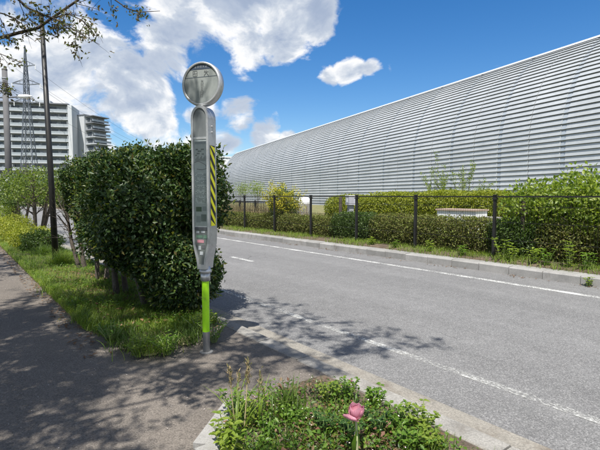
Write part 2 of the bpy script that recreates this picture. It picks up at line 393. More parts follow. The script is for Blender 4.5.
kerb_row('far_kerb', X_FK, .19, .15, .62, -2.0+.09, 42, [M['kerb'], M['kerb2'], M['kerb2']])
M['kerb3'] = grainy('kerb_concrete_dirty', (.20, .192, .176), (.30, .288, .265), 5, .9, 0, 90, .3, .5, .006, stain=(.14, .125, .105), stain_scale=3, stain_cut=(.5, .75))
kerb_row('near_kerb', X_KERB, .17, WALK+.006, .6, -2.4, 30, [M['kerb3'], M['kerb3'], M['kerb']], flip=True)

def bed(name, poly, z):
    """planting bed: a low soil mound inside an outline"""
    c = np.mean(np.array(poly), 0); b = MB(); rings = []
    n = len(poly)
    for s, h in ((1.0, -.02), (.97, .02), (.85, .05), (.5, .07)):
        rings += [(c[0]+(p[0]-c[0])*(1-(1-s)*min(1, 1)), c[1]+(p[1]-c[1])*s, z+h) for p in poly]
    f = [(i*n+j, i*n+(j+1) % n, (i+1)*n+(j+1) % n, (i+1)*n+j) for i in range(3) for j in range(n)] + [tuple(range(3*n, 4*n))]
    b.add(rings, f); return struct(b.build(name, M['soil']))
strip_poly = [(X_STRIP0, 30), (X_STRIP0+.02, 8), (X_STRIP0, 5.2), (1.12, 4.65), (1.38, 4.36), (1.7, 4.28), (2.1, 4.25), (2.27, 4.25), (2.27, 8), (2.27, 30)]
bed('planting_strip', strip_poly, WALK)
fore_poly = [(1.12, -9), (1.12, 1.0), (1.12, 2.25), (1.22, 2.45), (1.45, 2.60), (2.0, 2.66), (2.25, 2.66), (2.27, 0), (2.27, -9)]
bed('foreground_bed', fore_poly, WALK)
slab('verge_strip', 8.575, 8.86, -60, 420, -.05, .137, M['kerb'])
bed('verge_bed', [(8.84, -25), (9.9, -25), (9.9, 60), (8.84, 60)], .13)
# concrete edging of the foreground bed
edging = struct(MB().bx(1.005, 1.06, -9, 2.1, -.05, WALK+.01).build('bed_edging', M['kerb2']))
for k in range(8):
    MB().bx(.985, 1.105, -.006, .588, -.06, WALK+.035).build('edging_stone', M['kerb2'], edging, loc=(random.uniform(-.006, .006), 1.62-.6*k, random.uniform(-.006, .006)))
MB().bx(-.06, .06, 0, .5, -.06, WALK+.035).build('edging_stone', M['kerb2'], edging, loc=(1.05, 2.225, 0)).rotation_euler = (0, 0, -R(48))

# ------------------------------------------------------------------ the long vaulted hall
def build_hall():
    th = R(14.3); Db = 30.0
    root = empty('vaulted_hall', (math.cos(th)*Db, -math.sin(th)*Db, 0), -th)   # local +Y: along the hall, +X: away from the road
    tag(root, 'long silver vaulted hall clad in horizontal metal louvres behind the fence', 'building')
    H0, RAD, TH = 1.5+3.9, 9.9, .895
    def prof(s, off=0.0):                                     # arc length -> (x, z), pushed outwards by off
        if s <= H0: return (-off, s)
        a = (s-H0)/RAD
        return (RAD*(1-math.cos(a)) - off*math.cos(a), H0 + RAD*math.sin(a) + off*math.sin(a))
    S = H0 + RAD*TH; y0, y1 = -6.0, 122.0
    m_slat = grainy('louvre_metal', (.42, .445, .46), (.51, .53, .545), .22, .40, .2, 3, .05, 0, .001, spec=.5, stain=(.40, .42, .43), stain_scale=.5, stain_cut=(.5, .75))
    m_blue = grainy('louvre_blue_metal', (.40, .44, .475), (.46, .50, .53), .5, .42, .35, 5, .04, 0, .001)
    m_back = plain('hall_backing', (.22, .225, .235), .6, .2)
    m_cap = plain('hall_ridge_cap', (.74, .76, .78), .4, .2, .05)
    b = MB(); ss = [0, H0] + [H0+RAD*TH*k/14 for k in range(1, 15)]
    pts = [prof(s) for s in ss]
    b.add([(x, y0, z) for x, z in pts] + [(x, y1, z) for x, z in pts], [(i, i+1, len(pts)+i+1, len(pts)+i) for i in range(len(pts)-1)])
    b.build('wall', m_back, root)
    xe, ze = prof(S)
    r = MB(); rp = [prof(S-.12, .10), prof(S-.02, .16), prof(S+.15, .14), (xe+1.2, ze+.55), (xe+9, ze+2.0), (xe+20, ze+2.4), (xe+32, ze-1.5), (xe+36, ze-6), (xe+38, 0)]
    r.add([(x, y0, z) for x, z in rp] + [(x, y1, z) for x, z in rp], [(i, i+1, len(rp)+i+1, len(rp)+i) for i in range(len(rp)-1)])
    r.build('roof', m_cap, root)
    for yy, rev in ((y0, 0), (y1, 1)):
        e = [(x, yy, z) for x, z in pts] + [(x, yy, z) for x, z in rp[3:]]
        MB().add(e, [tuple(range(len(e)))[::-1] if rev else tuple(range(len(e)))]).build('end_wall', m_slat, root)
    n = 37; pit = S/n
    def piece(b, i, ya, yb, off, cover=.86):
        s0, s1 = i*pit + pit*(1-cover), (i+1)*pit
        A = prof(s1, .015+off); B = prof(s0, .095+off); C = prof(s0+.03, .01+off)
        v = [(x, y, z) for y in (ya, yb) for x, z in (A, B, C)]
        b.add(v, [(0, 3, 4, 1), (1, 4, 5, 2), (0, 1, 2), (3, 5, 4)])
    half = 2.8; blue0 = 22.1
    cells = []                                                # (start, end, blue)
    y = blue0 - half*10
    while y < y1-1:
        k = round((y-blue0)/half)
        if k % 2 == 0: cells += [(y-.18, y+.18, True), (y+.19, y+half-.025, False)]
        else: cells += [(y+.025, y+half-.19, False)]
        y += half
    rest, restb = MB(), MB(); cache = {}
    for (a, c, blue) in cells:
        if a < y0: continue
        near = 18.5 < (a+c)/2 < 31.5
        for i in range(n):
            off = (-.03 if blue else 0) + (rng.uniform(-.006, .006))
            if near:
                key = (i, blue, round(c-a, 3))
                if key not in cache:
                    q = MB(); piece(q, i, 0, c-a, -.03 if blue else 0); cache[key] = q.mesh('louvre', m_blue if blue else m_slat)
                o = ob('louvre', cache[key], root); o.location = (0, a, 0)
            else: piece(restb if blue else rest, i, a, c, off)
    stuff(rest.build('louvre_field', m_slat, root)); stuff(restb.build('blue_louvre_field', m_blue, root))
build_hall()

# ------------------------------------------------------------------ fence on the far side
def build_fence():
    root = tag(empty('mesh_fence', (X_FENCE, 7.09, .13)), 'black wire mesh fence with posts running along the far kerb', 'fence')
    sp = 2.065; h = 1.36
    pm = MB(); pm.bx(-.028, .028, -.028, .028, -.1, h+.02); pm.box((0, 0, h+.03), (.075, .075, .025)); pm.box((0, 0, h-.05), (.09, .10, .03))
    pm = pm.mesh('post', M['black'])
    wm = MB()
    for k in range(1, 36):
        wm.bx(-.0014, .0014, k*sp/36-.0014, k*sp/36+.0014, .05, h-.015)
    for z in (.08, .45, .82, 1.15): wm.bx(.003, .010, .03, sp-.03, z-.004, z+.004)
    wm = wm.mesh('wire_panel', M['black'])
    rm = MB().bx(-.016, .016, .028, sp-.028, h-.018, h+.012).mesh('top_rail', M['black'])
    for k in range(-7, 16):
        ob('post', pm, root, (0, k*sp, 0))
        ob('wire_panel', wm, root, (0, k*sp, 0)); ob('top_rail', rm, root, (0, k*sp, 0))
build_fence()
def rail_fence():                                     # second, lower railing further back on the left
    root = tag(empty('low_railing', (12.0, 17.6, .13)), 'low dark railing standing in the dry reeds behind the mesh fence', 'railing')
    for k in range(4): MB().bx(-.04, .04, -.04, .04, 0, 1.15).build('post', M['black'], root, loc=(0, k*1.5, 0))
    for z in (1.08, .2): MB().bx(-.02, .02, 0, 4.5, z-.025, z+.025).build('rail', M['black'], root)
    for k in range(29): MB().bx(-.008, .008, -.008, .008, .2, 1.07).build('bar', M['black'], root, loc=(0, .15+k*.15, 0))
rail_fence()

# ------------------------------------------------------------------ bus stop sign
def build_sign():
    base = G(206.5, 352, WALK); base.z = WALK
    to_cam = Vector((-base.x, -base.y, 0)).normalized()
    # face turned about 30 degrees towards the pavement; local -Y is the face normal
    a = math.atan2(to_cam.y, to_cam.x) - R(31)
    root = empty('bus_stop_sign', base, a + math.pi/2)
    tag(root, 'silver bus stop sign with round head and lime green striped post', 'bus stop sign')
    m_face = grainy('faded_sign_face', (.23, .255, .25), (.29, .312, .305), 5, .42, 0, 40, .05, 0, .001, stain=(.33, .35, .335), stain_scale=4, stain_cut=(.5, .75))
    m_navy = plain('navy_print', (.055, .075, .11), .4); m_ink = plain('dark_print', (.085, .09, .095), .5)
    m_pale = plain('pale_print', (.42, .45, .46), .5)
    m_paper = grainy('faded_paper', (.56, .59, .58), (.68, .70, .68), 6, .35, 0, 50, .06, 0, .001)
    m_lime = grainy('lime_reflective_sheet', (.36, .76, .014), (.42, .80, .02), 9, .38, 0, 60, .05, 0, .001, stain=(.26, .50, .03), stain_scale=14, stain_cut=(.58, .8)); m_haz_y = plain('hazard_yellow', (.72, .70, .02), .4, 0, .06)
    m_haz_k = plain('hazard_black', (.015, .015, .015), .4); m_grn = plain('green_print', (.10, .18, .13), .4, 0, .25); m_pink = plain('pink_print', (.40, .19, .22), .4, 0, .2)
    m_glass, t = mat('sign_cover'); gl = t.n('ShaderNodeBsdfGlossy', ins={'Color': (.9, .95, 1, 1), 'Roughness': .06}); tp = t.n('ShaderNodeBsdfTransparent', ins={'Color': (.92, .95, .95, 1)})
    fr = t.n('ShaderNodeFresnel', ins={'IOR': 1.5}); finish(t, t.n('ShaderNodeMixShader', ins={0: fr.outputs[0], 1: tp.outputs[0], 2: gl.outputs[0]}).outputs[0])
    def yz(prof, d0, d1, name, m, smooth=False, parent=root):   # outline (x,z) extruded from y=d0 to d1
        n = len(prof); b = MB(); b.add([(x, d0, z) for x, z in prof] + [(x, d1, z) for x, z in prof],
              [(i, (i+1) % n, n+(i+1) % n, n+i) for i in range(n)] + [tuple(range(n-1, -1, -1)), tuple(range(n, 2*n))])
        return b.build(name, m, parent)
    hw, dep = .084, .066                                       # half width, half depth of the box
    zt, zs, zb = 2.175, 2.065, 1.03                              # arch top, arch spring, start of the taper
    def outline(w, zt, zs, zb, zn, wn, n=14):
        p = [(w*math.cos(math.pi*k/n), zs + (zt-zs)*math.sin(math.pi*k/n)) for k in range(n+1)]
        p.append((-w, zb))
        L = [(-w + (w-wn)*(3*q*q-2*q**3), zb + (zn-zb)*q) for q in (.2, .4, .6, .8, 1.0)]
        return p + L + [(-x, z) for x, z in reversed(L)] + [(w, zb)]
    out = outline(hw, zt, zs, zb, .76, .040)
    body = yz(out, -dep+.012, dep-.012, 'housing', M['steel'])
    # raised rim round the front and back: outline ring
    inn = outline(hw-.020, zt-.022, zs, zb, .80, .024)
    for d0, d1 in ((-dep, -dep+.0125), (dep-.0125, dep)):
        n = len(out); b = MB(); b.add([(x, d, z) for d in (d0, d1) for x, z in out] + [(x, d, z) for d in (d0, d1) for x, z in inn],
            [q for i in range(n) for j in [(i+1) % n] for q in ((i, j, 2*n+j, 2*n+i), (n+j, n+i, 3*n+i, 3*n+j), (j, i, n+i, n+j), (2*n+i, 2*n+j, 3*n+j, 3*n+i))])
        b.build('rim', M['steel'], root)
    f = -dep+.0095
    wi = hw-.021
    head = [(wi*math.cos(math.pi*k/14), zs + (zt-.024-zs)*math.sin(math.pi*k/14)) for k in range(15)] + [(-wi, 1.905), (wi, 1.905)]
    yz(head, f, f+.004, 'arched_panel', plain('arched_panel_grey', (.15, .165, .17), .3, 0, .15))
    MB().bx(-wi, wi, f-.006, f+.003, 1.888, 1.905).build('divider', M['steel'], root)
    panel = MB().bx(-wi, wi, f, f+.004, 1.13, 1.888).build('timetable_panel', m_paper, root)
    pr = lambda x0, x1, z0, z1, m, nm='print_block': MB().bx(x0*.70, x1*.70, f-.0025, f-.001, z0, z1).build(nm, m, panel)
    pr(-.075, .075, 1.846, 1.868, m_pale, 'title_strip')
    m_map = plain('map_print', (.22, .255, .245), .5, 0, .4)
    for k, (x, z, w) in enumerate(((-.05, 1.80, .03), (-.01, 1.785, .05), (.03, 1.80, .04), (-.03, 1.765, .04), (.035, 1.76, .03), (-.06, 1.75, .02))):
        pr(x-w/2, x+w/2, z-.006, z+.006, m_map, 'print_mark')
    # route diagram: a bent line and columns of tiny marks
    MB().tube([(x_*.72, f-.002, z_) for x_, z_ in ((-.08, 1.69), (-.03, 1.70), (.02, 1.685), (.075, 1.665), (.08, 1.635), (.02, 1.625), (-.05, 1.632))], .0022, 5).build('route_line', m_ink, panel)
    for k in range(9): MB().bx(-.048+k*.0115, -.043+k*.0115, f-.0025, f-.001, 1.700, 1.722+.012*(k % 3)).build('print_mark', m_map, panel)
    rows = MB(); rnd = random.Random(4)                      # rows of print far too small to read
    for r_ in range(26):
        z = 1.598-.0105*r_; x = -.052
        while x < .052:
            w = rnd.uniform(.003, .011)
            if rnd.random() < .8 and (x < -.03 or r_ % 5): rows.add([(x, f-.0022, z-.0028), (x+w, f-.0022, z-.0028), (x+w, f-.0022, z+.0028), (x, f-.0022, z+.0028)], [(0, 1, 2, 3)])
            x += w+.0035
    stuff(rows.build('print_rows', m_map, panel))
    MB().bx(-.052, .036, f-.0012, f-.0002, 1.335, 1.60).build('paper_sheet', plain('white_paper', (.80, .81, .79), .5, 0, .08), panel)
    pr(-.070, .008, 1.265, 1.305, m_grn, 'green_label'); pr(.02, .07, 1.27, 1.31, m_pale); pr(-.07, -.01, 1.17, 1.225, m_pale); pr(.0, .072, 1.18, 1.24, m_map)
    MB().bx(-wi, wi, f-.004, f+.003, 1.105, 1.13).build('divider', m_ink, root)
    low = [(wi, 1.105), (-wi, 1.105), (-wi, zb)] + [(-wi + (wi-.024)*(3*q*q-2*q**3), zb + (.80-zb)*q) for q in (.2, .4, .6, .8, 1)] + [(wi - (wi-.024)*(3*q*q-2*q**3), zb + (.80-zb)*q) for q in (1, .8, .6, .4, .2)] + [(wi, zb)]
    lp = yz(low, f, f+.004, 'lower_panel', plain('dark_lower_panel', (.12, .135, .13), .35, 0, .25))
    for (x0, x1, z0, z1, m) in ((-.07, -.03, 1.075, 1.095, m_pale), (.0, .05, 1.078, 1.096, m_pale), (-.075, .02, 1.035, 1.060, m_grn), (.03, .08, 1.03, 1.06, m_grn), (-.06, .035, .992, 1.018, m_pink), (-.045, -.01, .93, .965, m_pale), (.005, .05, .94, .975, m_ink), (-.025, .02, .885, .915, m_pale)):
        MB().bx(x0*.70, x1*.70, f-.0025, f-.001, z0, z1).build('print_block', m, lp)
    cov = MB(); cov.add([(-wi, f-.004, 1.14), (wi, f-.004, 1.14), (wi, f-.004, 1.88), (-wi, f-.004, 1.88)], [(0, 1, 2, 3)]); cov.build('glass_cover', m_glass, panel)
    # hazard stripes on both narrow sides
    for sx in (1, -1):
        x = sx*(hw+.0015); z0, z1 = 1.14, 1.835; w = dep-.026
        tape = MB().bx(x-.0012, x+.0012, -w, w, z0, z1).build('hazard_tape', m_haz_k, root)
        st = .052; k = 0; z = z0-.1
        while z < z1:
            q = [(-w, z+.10), (w, z), (w, z+st), (-w, z+.10+st)] if sx > 0 else [(-w, z), (w, z+.10), (w, z+.10+st), (-w, z+st)]
            q = [(y, min(max(zz, z0), z1)) for y, zz in q]
            if max(p[1] for p in q)-min(p[1] for p in q) > .02:
                xx = x+sx*.0018
                MB().add([(xx, y, zz) for y, zz in q], [(0, 1, 2, 3)]).build('hazard_stripe', m_haz_y, tape)
            z += st*2
        for zz in (2.0, 1.95): MB().tube([(sx*hw, 0, zz), (sx*(hw+.008), 0, zz)], .008, 8).build('bolt', M['steel'], root)
    # collar and post
    MB().lathe([(.044, .72), (.056, .725), (.056, .745), (.046, .752), (.044, .78)], 24).build('collar', M['steel'], root, True)
    MB().lathe([(.043, .65), (.043, .72)], 24).build('socket', M['steel'], root, True)
    MB().lathe([(.0315, 0), (.0315, .66)], 24).build('post', M['steel'], root, True)
    b = MB(); n = 20; a0, a1 = R(-150), R(10)
    for z in (.19, .645): b.v.append(np.array([(.033*math.cos(a0+(a1-a0)*k/n), .033*math.sin(a0+(a1-a0)*k/n), z) for k in range(n+1)])); b.nv += n+1
    b.f = [(k, k+1, n+2+k, n+1+k) for k in range(n)]; b.m = [0]*n
    b.build('lime_strip', m_lime, root)
    MB().lathe([(.06, -.01), (.06, .006), (.04, .01)], 20).build('base_plate', M['kerb'], root)
    # round head
    hc = 2.362; r = .186; n = 48
    MB().tube([(0, 0, zt-.03), (0, 0, hc-r+.02)], .026, 12).build('neck', M['steel'], root)
    rim = MB(); ring = [(r-.020, -.034), (r-.012, -.040), (r, -.034), (r+.004, 0), (r, .034), (r-.012, .040), (r-.020, .034)]
    rim.add([(rr*math.cos(2*math.pi*j/n), yy, hc+rr*math.sin(2*math.pi*j/n)) for rr, yy in ring for j in range(n)],
            [(i*n+j, i*n+(j+1) % n, (i+1)*n+(j+1) % n, (i+1)*n+j) for i in range(len(ring)-1) for j in range(n)])
    head = rim.build('round_head', M['steel'], root, True)
    ri = r-.018
    for yy, nm in ((-.028, 'sign_face'), (.026, 'sign_back')):
        disc = [(ri*math.cos(2*math.pi*j/n), hc+ri*math.sin(2*math.pi*j/n)) for j in range(n)]
        yz(disc, yy, yy+.003, nm, m_face, parent=head)
    yf = -.0285
    za = hc+.122
    seg = [(ri*.995*math.cos(t), hc+ri*.995*math.sin(t)) for t in np.linspace(math.asin(.122/ri), math.pi-math.asin(.122/ri), 14)]
    yz(seg, yf-.001, yf, 'name_band', m_navy, parent=head)
    x1 = math.sqrt(ri**2-.062**2)
    MB().bx(-x1, x1, yf-.001, yf, hc+.056, hc+.059).build('rule_line', m_navy, head)
    # the characters are only a few pixels in the photo: stroke marks of the same size and layout
    def glyph(strokes, x, z, s, m):
        g = MB()
        for k, (xa, za_, xb, zb_) in enumerate(strokes):
            pa, pb = Vector((x+xa*s, 0, z+za_*s)), Vector((x+xb*s, 0, z+zb_*s)); d = (pb-pa).normalized(); w = Vector((-d.z, 0, d.x))*s*.042
            yy = yf-.0015-.0002*k
            g.add([(p.x, yy, p.z) for p in (pa-w, pb-w, pb+w, pa+w)], [(0, 1, 2, 3)])
        return g.build('lettering', m, head)
    g1 = [(-.5, .5, .5, .5), (-.5, -.5, .5, -.5), (-.5, -.5, -.5, .5), (.5, -.5, .5, .5), (-.5, 0, .5, 0), (-.15, 0, -.15, .5)]
    g2 = [(-.5, .2, .5, .2), (0, .55, 0, .1), (0, .1, -.5, -.55), (0, .1, .5, -.55), (-.4, .5, -.2, .3)]
    g3 = [(-.45, .4, .45, .4), (-.45, 0, .45, 0), (0, .5, 0, -.5), (-.35, -.45, .35, -.45), (-.35, 0, -.35, -.45)]
    g4 = [(-.4, .5, -.4, -.5), (.4, .5, .4, -.5), (-.4, .5, .4, .5), (-.4, .1, .4, .1), (-.4, -.3, .4, -.3)]
    for k in range(5): glyph((g3, g4, g1, g2, g3)[k], -.052+k*.026, hc+.143, .016, m_pale)
    glyph(g1, -.058, hc+.090, .042, m_ink); glyph(g2, .052, hc+.088, .044, m_ink)
    for k in range(5): glyph((g2, g4, g3, g1, g4)[k], .012-.002*k, hc+.018-k*.030, .026, m_ink)
build_sign()

# ------------------------------------------------------------------ poles
def black_pole():
    b = G(56, 262, WALK+.05); b.z = WALK
    root = tag(empty('black_pole', b), 'slim black metal pole with flat top rising from the grass strip', 'pole')
    dep = (Vector((b.x, b.y, b.z))-Vector((0, 0, CAM_H))).dot(FW); tp = W(41.5, 16, dep)
    top = tp.z-WALK; lx, ly = tp.x-b.x, tp.y-b.y
    MB().tube([(0, 0, 0), (lx*.45, ly*.45, top*.45), (lx, ly, top)], [.062, .055, .042], 16).build('shaft', M['black'], root, True)
    MB().lathe([(.048, 0), (.048, .04), (.04, .05)], 16, (lx, ly, top)).build('cap', M['black'], root)
    MB().lathe([(.11, -.02), (.11, .02), (.075, .03), (.075, .14), (.065, .15)], 16).build('base_flange', M['black'], root)
black_pole()
def street_light():
    b = G(11, 227, WALK); x, y = b.x, b.y
    root = tag(empty('street_light', (x, y, WALK)), 'tall grey concrete lamp post with short arm and lamp at far left', 'street light')
    H = 6.95
    MB().tube([(0, 0, 0), (0, 0, H)], [.15, .105], 16).build('post', M['pole_grey'], root, True)
    MB().lathe([(.112, H), (.112, H+.05), (.06, H+.08)], 16).build('cap', M['pole_grey'], root)
    band = MB().lathe([(.142, 2.05), (.142, 2.22)], 16).build('band', M['white'], root)
    d = RT
    for sgn, L in ((1, .75), (-1, .85)):
        p0 = Vector((0, 0, 5.75)); p1 = p0 + d*sgn*L + Vector((0, 0, .06))
        arm = MB().tube([p0, p1], .03, 8).build('arm', M['pole_grey'], root)
        q = MB(); q.tube([p1-d*sgn*.2, p1-d*sgn*.1, p1+d*sgn*.2, p1+d*sgn*.42], [.05, .085, .09, .04], 10); q.build('lamp_head', M['white'], arm, True)
    MB().box((0, -.12, 6.3), (.16, .12, .36)).build('junction_box', M['pole_grey'], root)
    for z in (6.6, 6.1): MB().lathe([(.125, z-.02), (.125, z+.02)], 14).build('clamp', M['steel'], root)
street_light()

# ------------------------------------------------------------------ far buildings, pylon
def apartments():
    m_wall = grainy('apartment_wall', (.40, .43, .46), (.46, .49, .52), .15, .8, 0, 3, .04, 0, .001)
    m_white = grainy('apartment_white', (.48, .51, .54), (.54, .56, .58), .2, .8, 0, 3, .03, 0, .001)
    m_rail = plain('balcony_rail', (.30, .34, .375), .4, 0, .12); m_in = plain('recess_wall', (.28, .30, .32), .8, 0, .08)
    m_win = plain('window_glass', (.05, .065, .08), .12, 0, .3, .6); m_roof = plain('dark_roof', (.16, .17, .19), .7)
    Z = 180.0
    Rp = W(72, 196, Z+4); Lp = W(-95, 196, Z-9); Rp.z = Lp.z = 0
    ax = (Lp-Rp).normalized(); Lg = (Lp-Rp).length
    # local +X runs from the right end to the left, local -Y... faces the camera
    root = empty('apartment_block', Rp, math.atan2(ax.y, ax.x))
    tag(root, 'long white apartment block with balcony rows behind the lattice pylon', 'apartment building')
    side = 1 if (Matrix.Rotation(math.atan2(ax.y, ax.x), 3, 'Z') @ Vector((0, 1, 0))).dot(-Vector((Rp.x, Rp.y, 0))) > 0 else -1
    fl, nf = 2.92, 13; dpt = 12.0
    F = lambda a, c: (min(a*side, c*side), max(a*side, c*side))
    def bx(b, x0, x1, ya, yb, z0, z1): y0, y1 = F(ya, yb); return b.bx(x0, x1, y0, y1, z0, z1)
    bx(MB(), .6, Lg, -dpt, -1.9, 0, fl*nf+.3).build('wall', m_in, root)
    bx(MB(), .3, Lg, -dpt-.4, .25, fl*nf+.3, fl*nf+.75).build('roof', m_roof, root)
    bx(MB(), -1.0, .55, -dpt, .4, 0, fl*nf+.1).build('end_pier', m_white, root)
    slab_m = bx(MB(), .56, Lg, -1.88, .05, 0, .42).mesh('balcony_slab', m_wall)
    rail_m = bx(MB(), .56, Lg, -.04, .02, 0, .85).mesh('railing', m_rail)
    wm = bx(MB(), 0, 2.3, -1.86, -1.82, 0, 2.0).mesh('window', m_win)
    wm2 = bx(MB(), 0, 2.3, -1.86, -1.82, 0, 2.0).mesh('window', plain('curtained_window', (.30, .31, .31), .4, 0, .2))
    acm = bx(MB(), 0, .8, -1.5, -1.1, 0, .75).mesh('air_conditioner', m_white)
    pm = bx(MB(), 0, .16, -1.87, -.1, 0, 1.9).mesh('partition', m_wall)
    bay = 3.4
    for k in range(nf):
        z = k*fl
        ob('balcony_slab', slab_m, root, (0, 0, z)); ob('railing', rail_m, root, (0, 0, z+.43))
        for j in range(int(30/bay)):
            if k < 2: continue
            ob('window', wm2 if (j*7+k*5+j*k) % 4 == 0 else wm, root, (1.4+j*bay+.4*((j+k) % 2), 0, z+.5)); 
            if j % 2 == 0: ob('partition', pm, root, (.9+j*bay, 0, z+.5))
    pst = MB()
    for j in range(int(Lg/1.15)): bx(pst, .6+j*1.15, .66+j*1.15, .021, .05, 0, .85)
    pst = pst.mesh('rail_posts', m_wall)
    for k in range(2, nf):
        o = ob('rail_posts', pst, root, (0, 0, k*fl+.43)); o['kind'] = 'stuff'
        for j in range(4): ob('air_conditioner', acm, root, (3.9+j*6.8+(k % 3)*.5, 0, k*fl+.9))
    # taller details on the roof
    bx(MB(), 8, 14, -8, -4, fl*nf+.75, fl*nf+2.4).build('roof_house', m_wall, root)
    # second block: white gable end and terraced balconies
    E0 = W(75.5, 196, Z+14); E1 = W(86.5, 196, Z+11); E0.z = E1.z = 0; ax = (E1-E0).normalized(); we = (E1-E0).length
    a = math.atan2(ax.y, ax.x); r2 = empty('terraced_apartment_block', E0, a)
    tag(r2, 'white apartment block with blank gable wall and stepped balconies beside the hedge', 'apartment building')
    # local +X: to the right across the gable, local +Y: away from the camera (or flipped)
    sgn = 1 if (Matrix.Rotation(a, 3, 'Z') @ Vector((0, 1, 0))).dot(Vector((E0.x, E0.y, 0))) > 0 else -1
    def by(b, x0, x1, ya, yb, z0, z1): y0, y1 = sorted((ya*sgn, yb*sgn)); return b.bx(x0, x1, y0, y1, z0, z1)
    top = 35.4
    by(MB(), 0, we, 0, 9, 0, top).build('wall', m_white, r2)
    by(MB(), -.2, we+.3, -.2, 9.3, top, top+.35).build('roof', m_roof, r2)
    for k in range(11):
        if k > 2: by(MB(), .8, 1.9, -.05, .05, 1.1+k*fl+2, 2.3+k*fl+2).build('window', m_win, r2)
    for k in range(12):
        z = top - .6 - k*fl; ext = 3.4 + .42*max(0, k)
        if z < 0: break
        by(MB(), we+.01, we+ext+1.1, .5, 9-k*.01, z, z+.35).build('balcony_slab', m_roof if k < 3 else m_wall, r2)
        by(MB(), we+ext+.6, we+ext+.75, .6, 8.9, z-2.0+.0, z-1.15).build('balcony_rail', m_rail, r2)
        by(MB(), we+.01, we+ext-.8, 1.2, 8, z-fl+.35, z-.01).build('recess', m_in, r2)
        for j in range(2): by(MB(), we+ext-.79, we+ext-.72, 2+j*3, 4.2+j*3, z-fl+.9, z-.5).build('window', m_win, r2)
        by(MB(), we+.5, we+ext-1.3, 1.12, 1.19, z-fl+.9, z-.6).build('window', m_win, r2)
apartments()
def pylon():
    Z = 150.0; c = W(30.5, 196, Z); c.z = 0
    root = tag(empty('transmission_pylon', c, -YAW+R(8)), 'tall steel lattice power pylon in front of the apartment block', 'pylon')
    m = plain('pylon_steel', (.13, .15, .18), .6, .3); H = 50.5
    hw = lambda z: .5 + (2.5-.5)*max(0, 1-z/38.0)**1.15 if z < 38 else .55*(1-(z-38)/(H-38))+.06
    zs = [0, 5.5, 10.5, 15, 19, 22.5, 26, 29, 32, 35, 38, 40.5, 43, 45.5, 48, H]
    for sx in (-1, 1):
        for sy in (-1, 1):
            MB().tube([(sx*hw(z), sy*hw(z), z) for z in zs], .15, 4).build('leg', m, root)
    br = MB()
    for z0, z1 in zip(zs[:-1], zs[1:]):
        a, b = hw(z0), hw(z1)
        for p, q in (((-1, -1), (1, -1)), ((1, -1), (1, 1)), ((1, 1), (-1, 1)), ((-1, 1), (-1, -1))):
            br.tube([(p[0]*a, p[1]*a, z0), (q[0]*b, q[1]*b, z1)], .07, 3, caps=False)
            br.tube([(q[0]*a, q[1]*a, z0), (p[0]*b, p[1]*b, z1)], .07, 3, caps=False)
            br.tube([(p[0]*b, p[1]*b, z1), (q[0]*b, q[1]*b, z1)], .07, 3, caps=False)
    br.build('bracing', m, root)
    tips = []
    for z, L in ((44.0, 3.0), (38.0, 4.3), (32.0, 3.9)):
        for s in (-1, 1):
            h = hw(z); arm = MB()
            for y in (-h, h):
                arm.tube([(s*h, y, z), (s*L, 0, z+.3)], .09, 4); arm.tube([(s*h, y, z+1.6), (s*L, 0, z+.3)], .09, 4)
            for q in (.35, .65):
                arm.tube([(s*(h+(L-h)*q), 0, z+.1), (s*(h+(L-h)*q), 0, z+1.5*(1-q)+.3)], .06, 3)
            A = arm.build('cross_arm', m, root)
            MB().tube([(s*L, 0, z+.3), (s*L, 0, z-1.0)], .13, 6).build('insulator', M['white'], A)
            tips.append(root.matrix_basis @ Vector((s*L, 0, z-1.0)))
    wm = plain('cable', (.10, .11, .12), .6)
    far = W(190, 170, 420)
    names = ['upper left', 'upper right', 'middle left', 'middle right', 'lower left', 'lower right']
    for i, tp in enumerate(tips):
        end = Vector((far.x, far.y, 0)) + (tp - c) ; end.z = tp.z - 4
        pts = []
        for k in range(15):
            q = k/14; p = tp.lerp(end, q); p.z -= 14*4*q*(1-q)*.55; pts.append(p)
        w = MB().tube(pts, .045, 4).build('power_cable', wm)
        tag(w, 'thin power cable running from the %s arm of the lattice pylon' % names[i], 'cable', 'power cables on the pylon')
pylon()
def shed():
    p = W(233, 196, 118); p.z = 0
    root = tag(empty('service_building', p, -R(14.3)), 'small grey flat roofed service building near the far end of the hall', 'building')
    m = grainy('shed_wall', (.26, .27, .28), (.32, .32, .33), .5, .8, 0, 8, .1, 0); md = plain('shed_dark', (.07, .075, .08), .4)
    MB().bx(-3.2, 2.4, 0, 7, 0, 4.9).build('wall', m, root); MB().bx(-3.4, 2.6, -.2, 7.2, 4.9, 5.2).build('roof', md, root)
    for k in range(3): MB().bx(-2.7+k*1.7, -1.5+k*1.7, -.03, .05, 2.6, 4.1).build('window', md, root)
    q = W(224, 196, 150); q.z = 0
    r = tag(empty('white_building', q, -R(14.3)), 'plain white building just beyond the far end of the hall', 'building')
    MB().bx(-9, 2.5, 0, 14, 0, 14.2).build('wall', M['white'], r); MB().bx(-9.2, 2.7, -.2, 14.2, 14.2, 14.6).build('roof', M['white'], r)
    MB().bx(-8.6, 2.1, -.04, .0, 8.6, 8.8).build('string_course', M['white'], r)
shed()

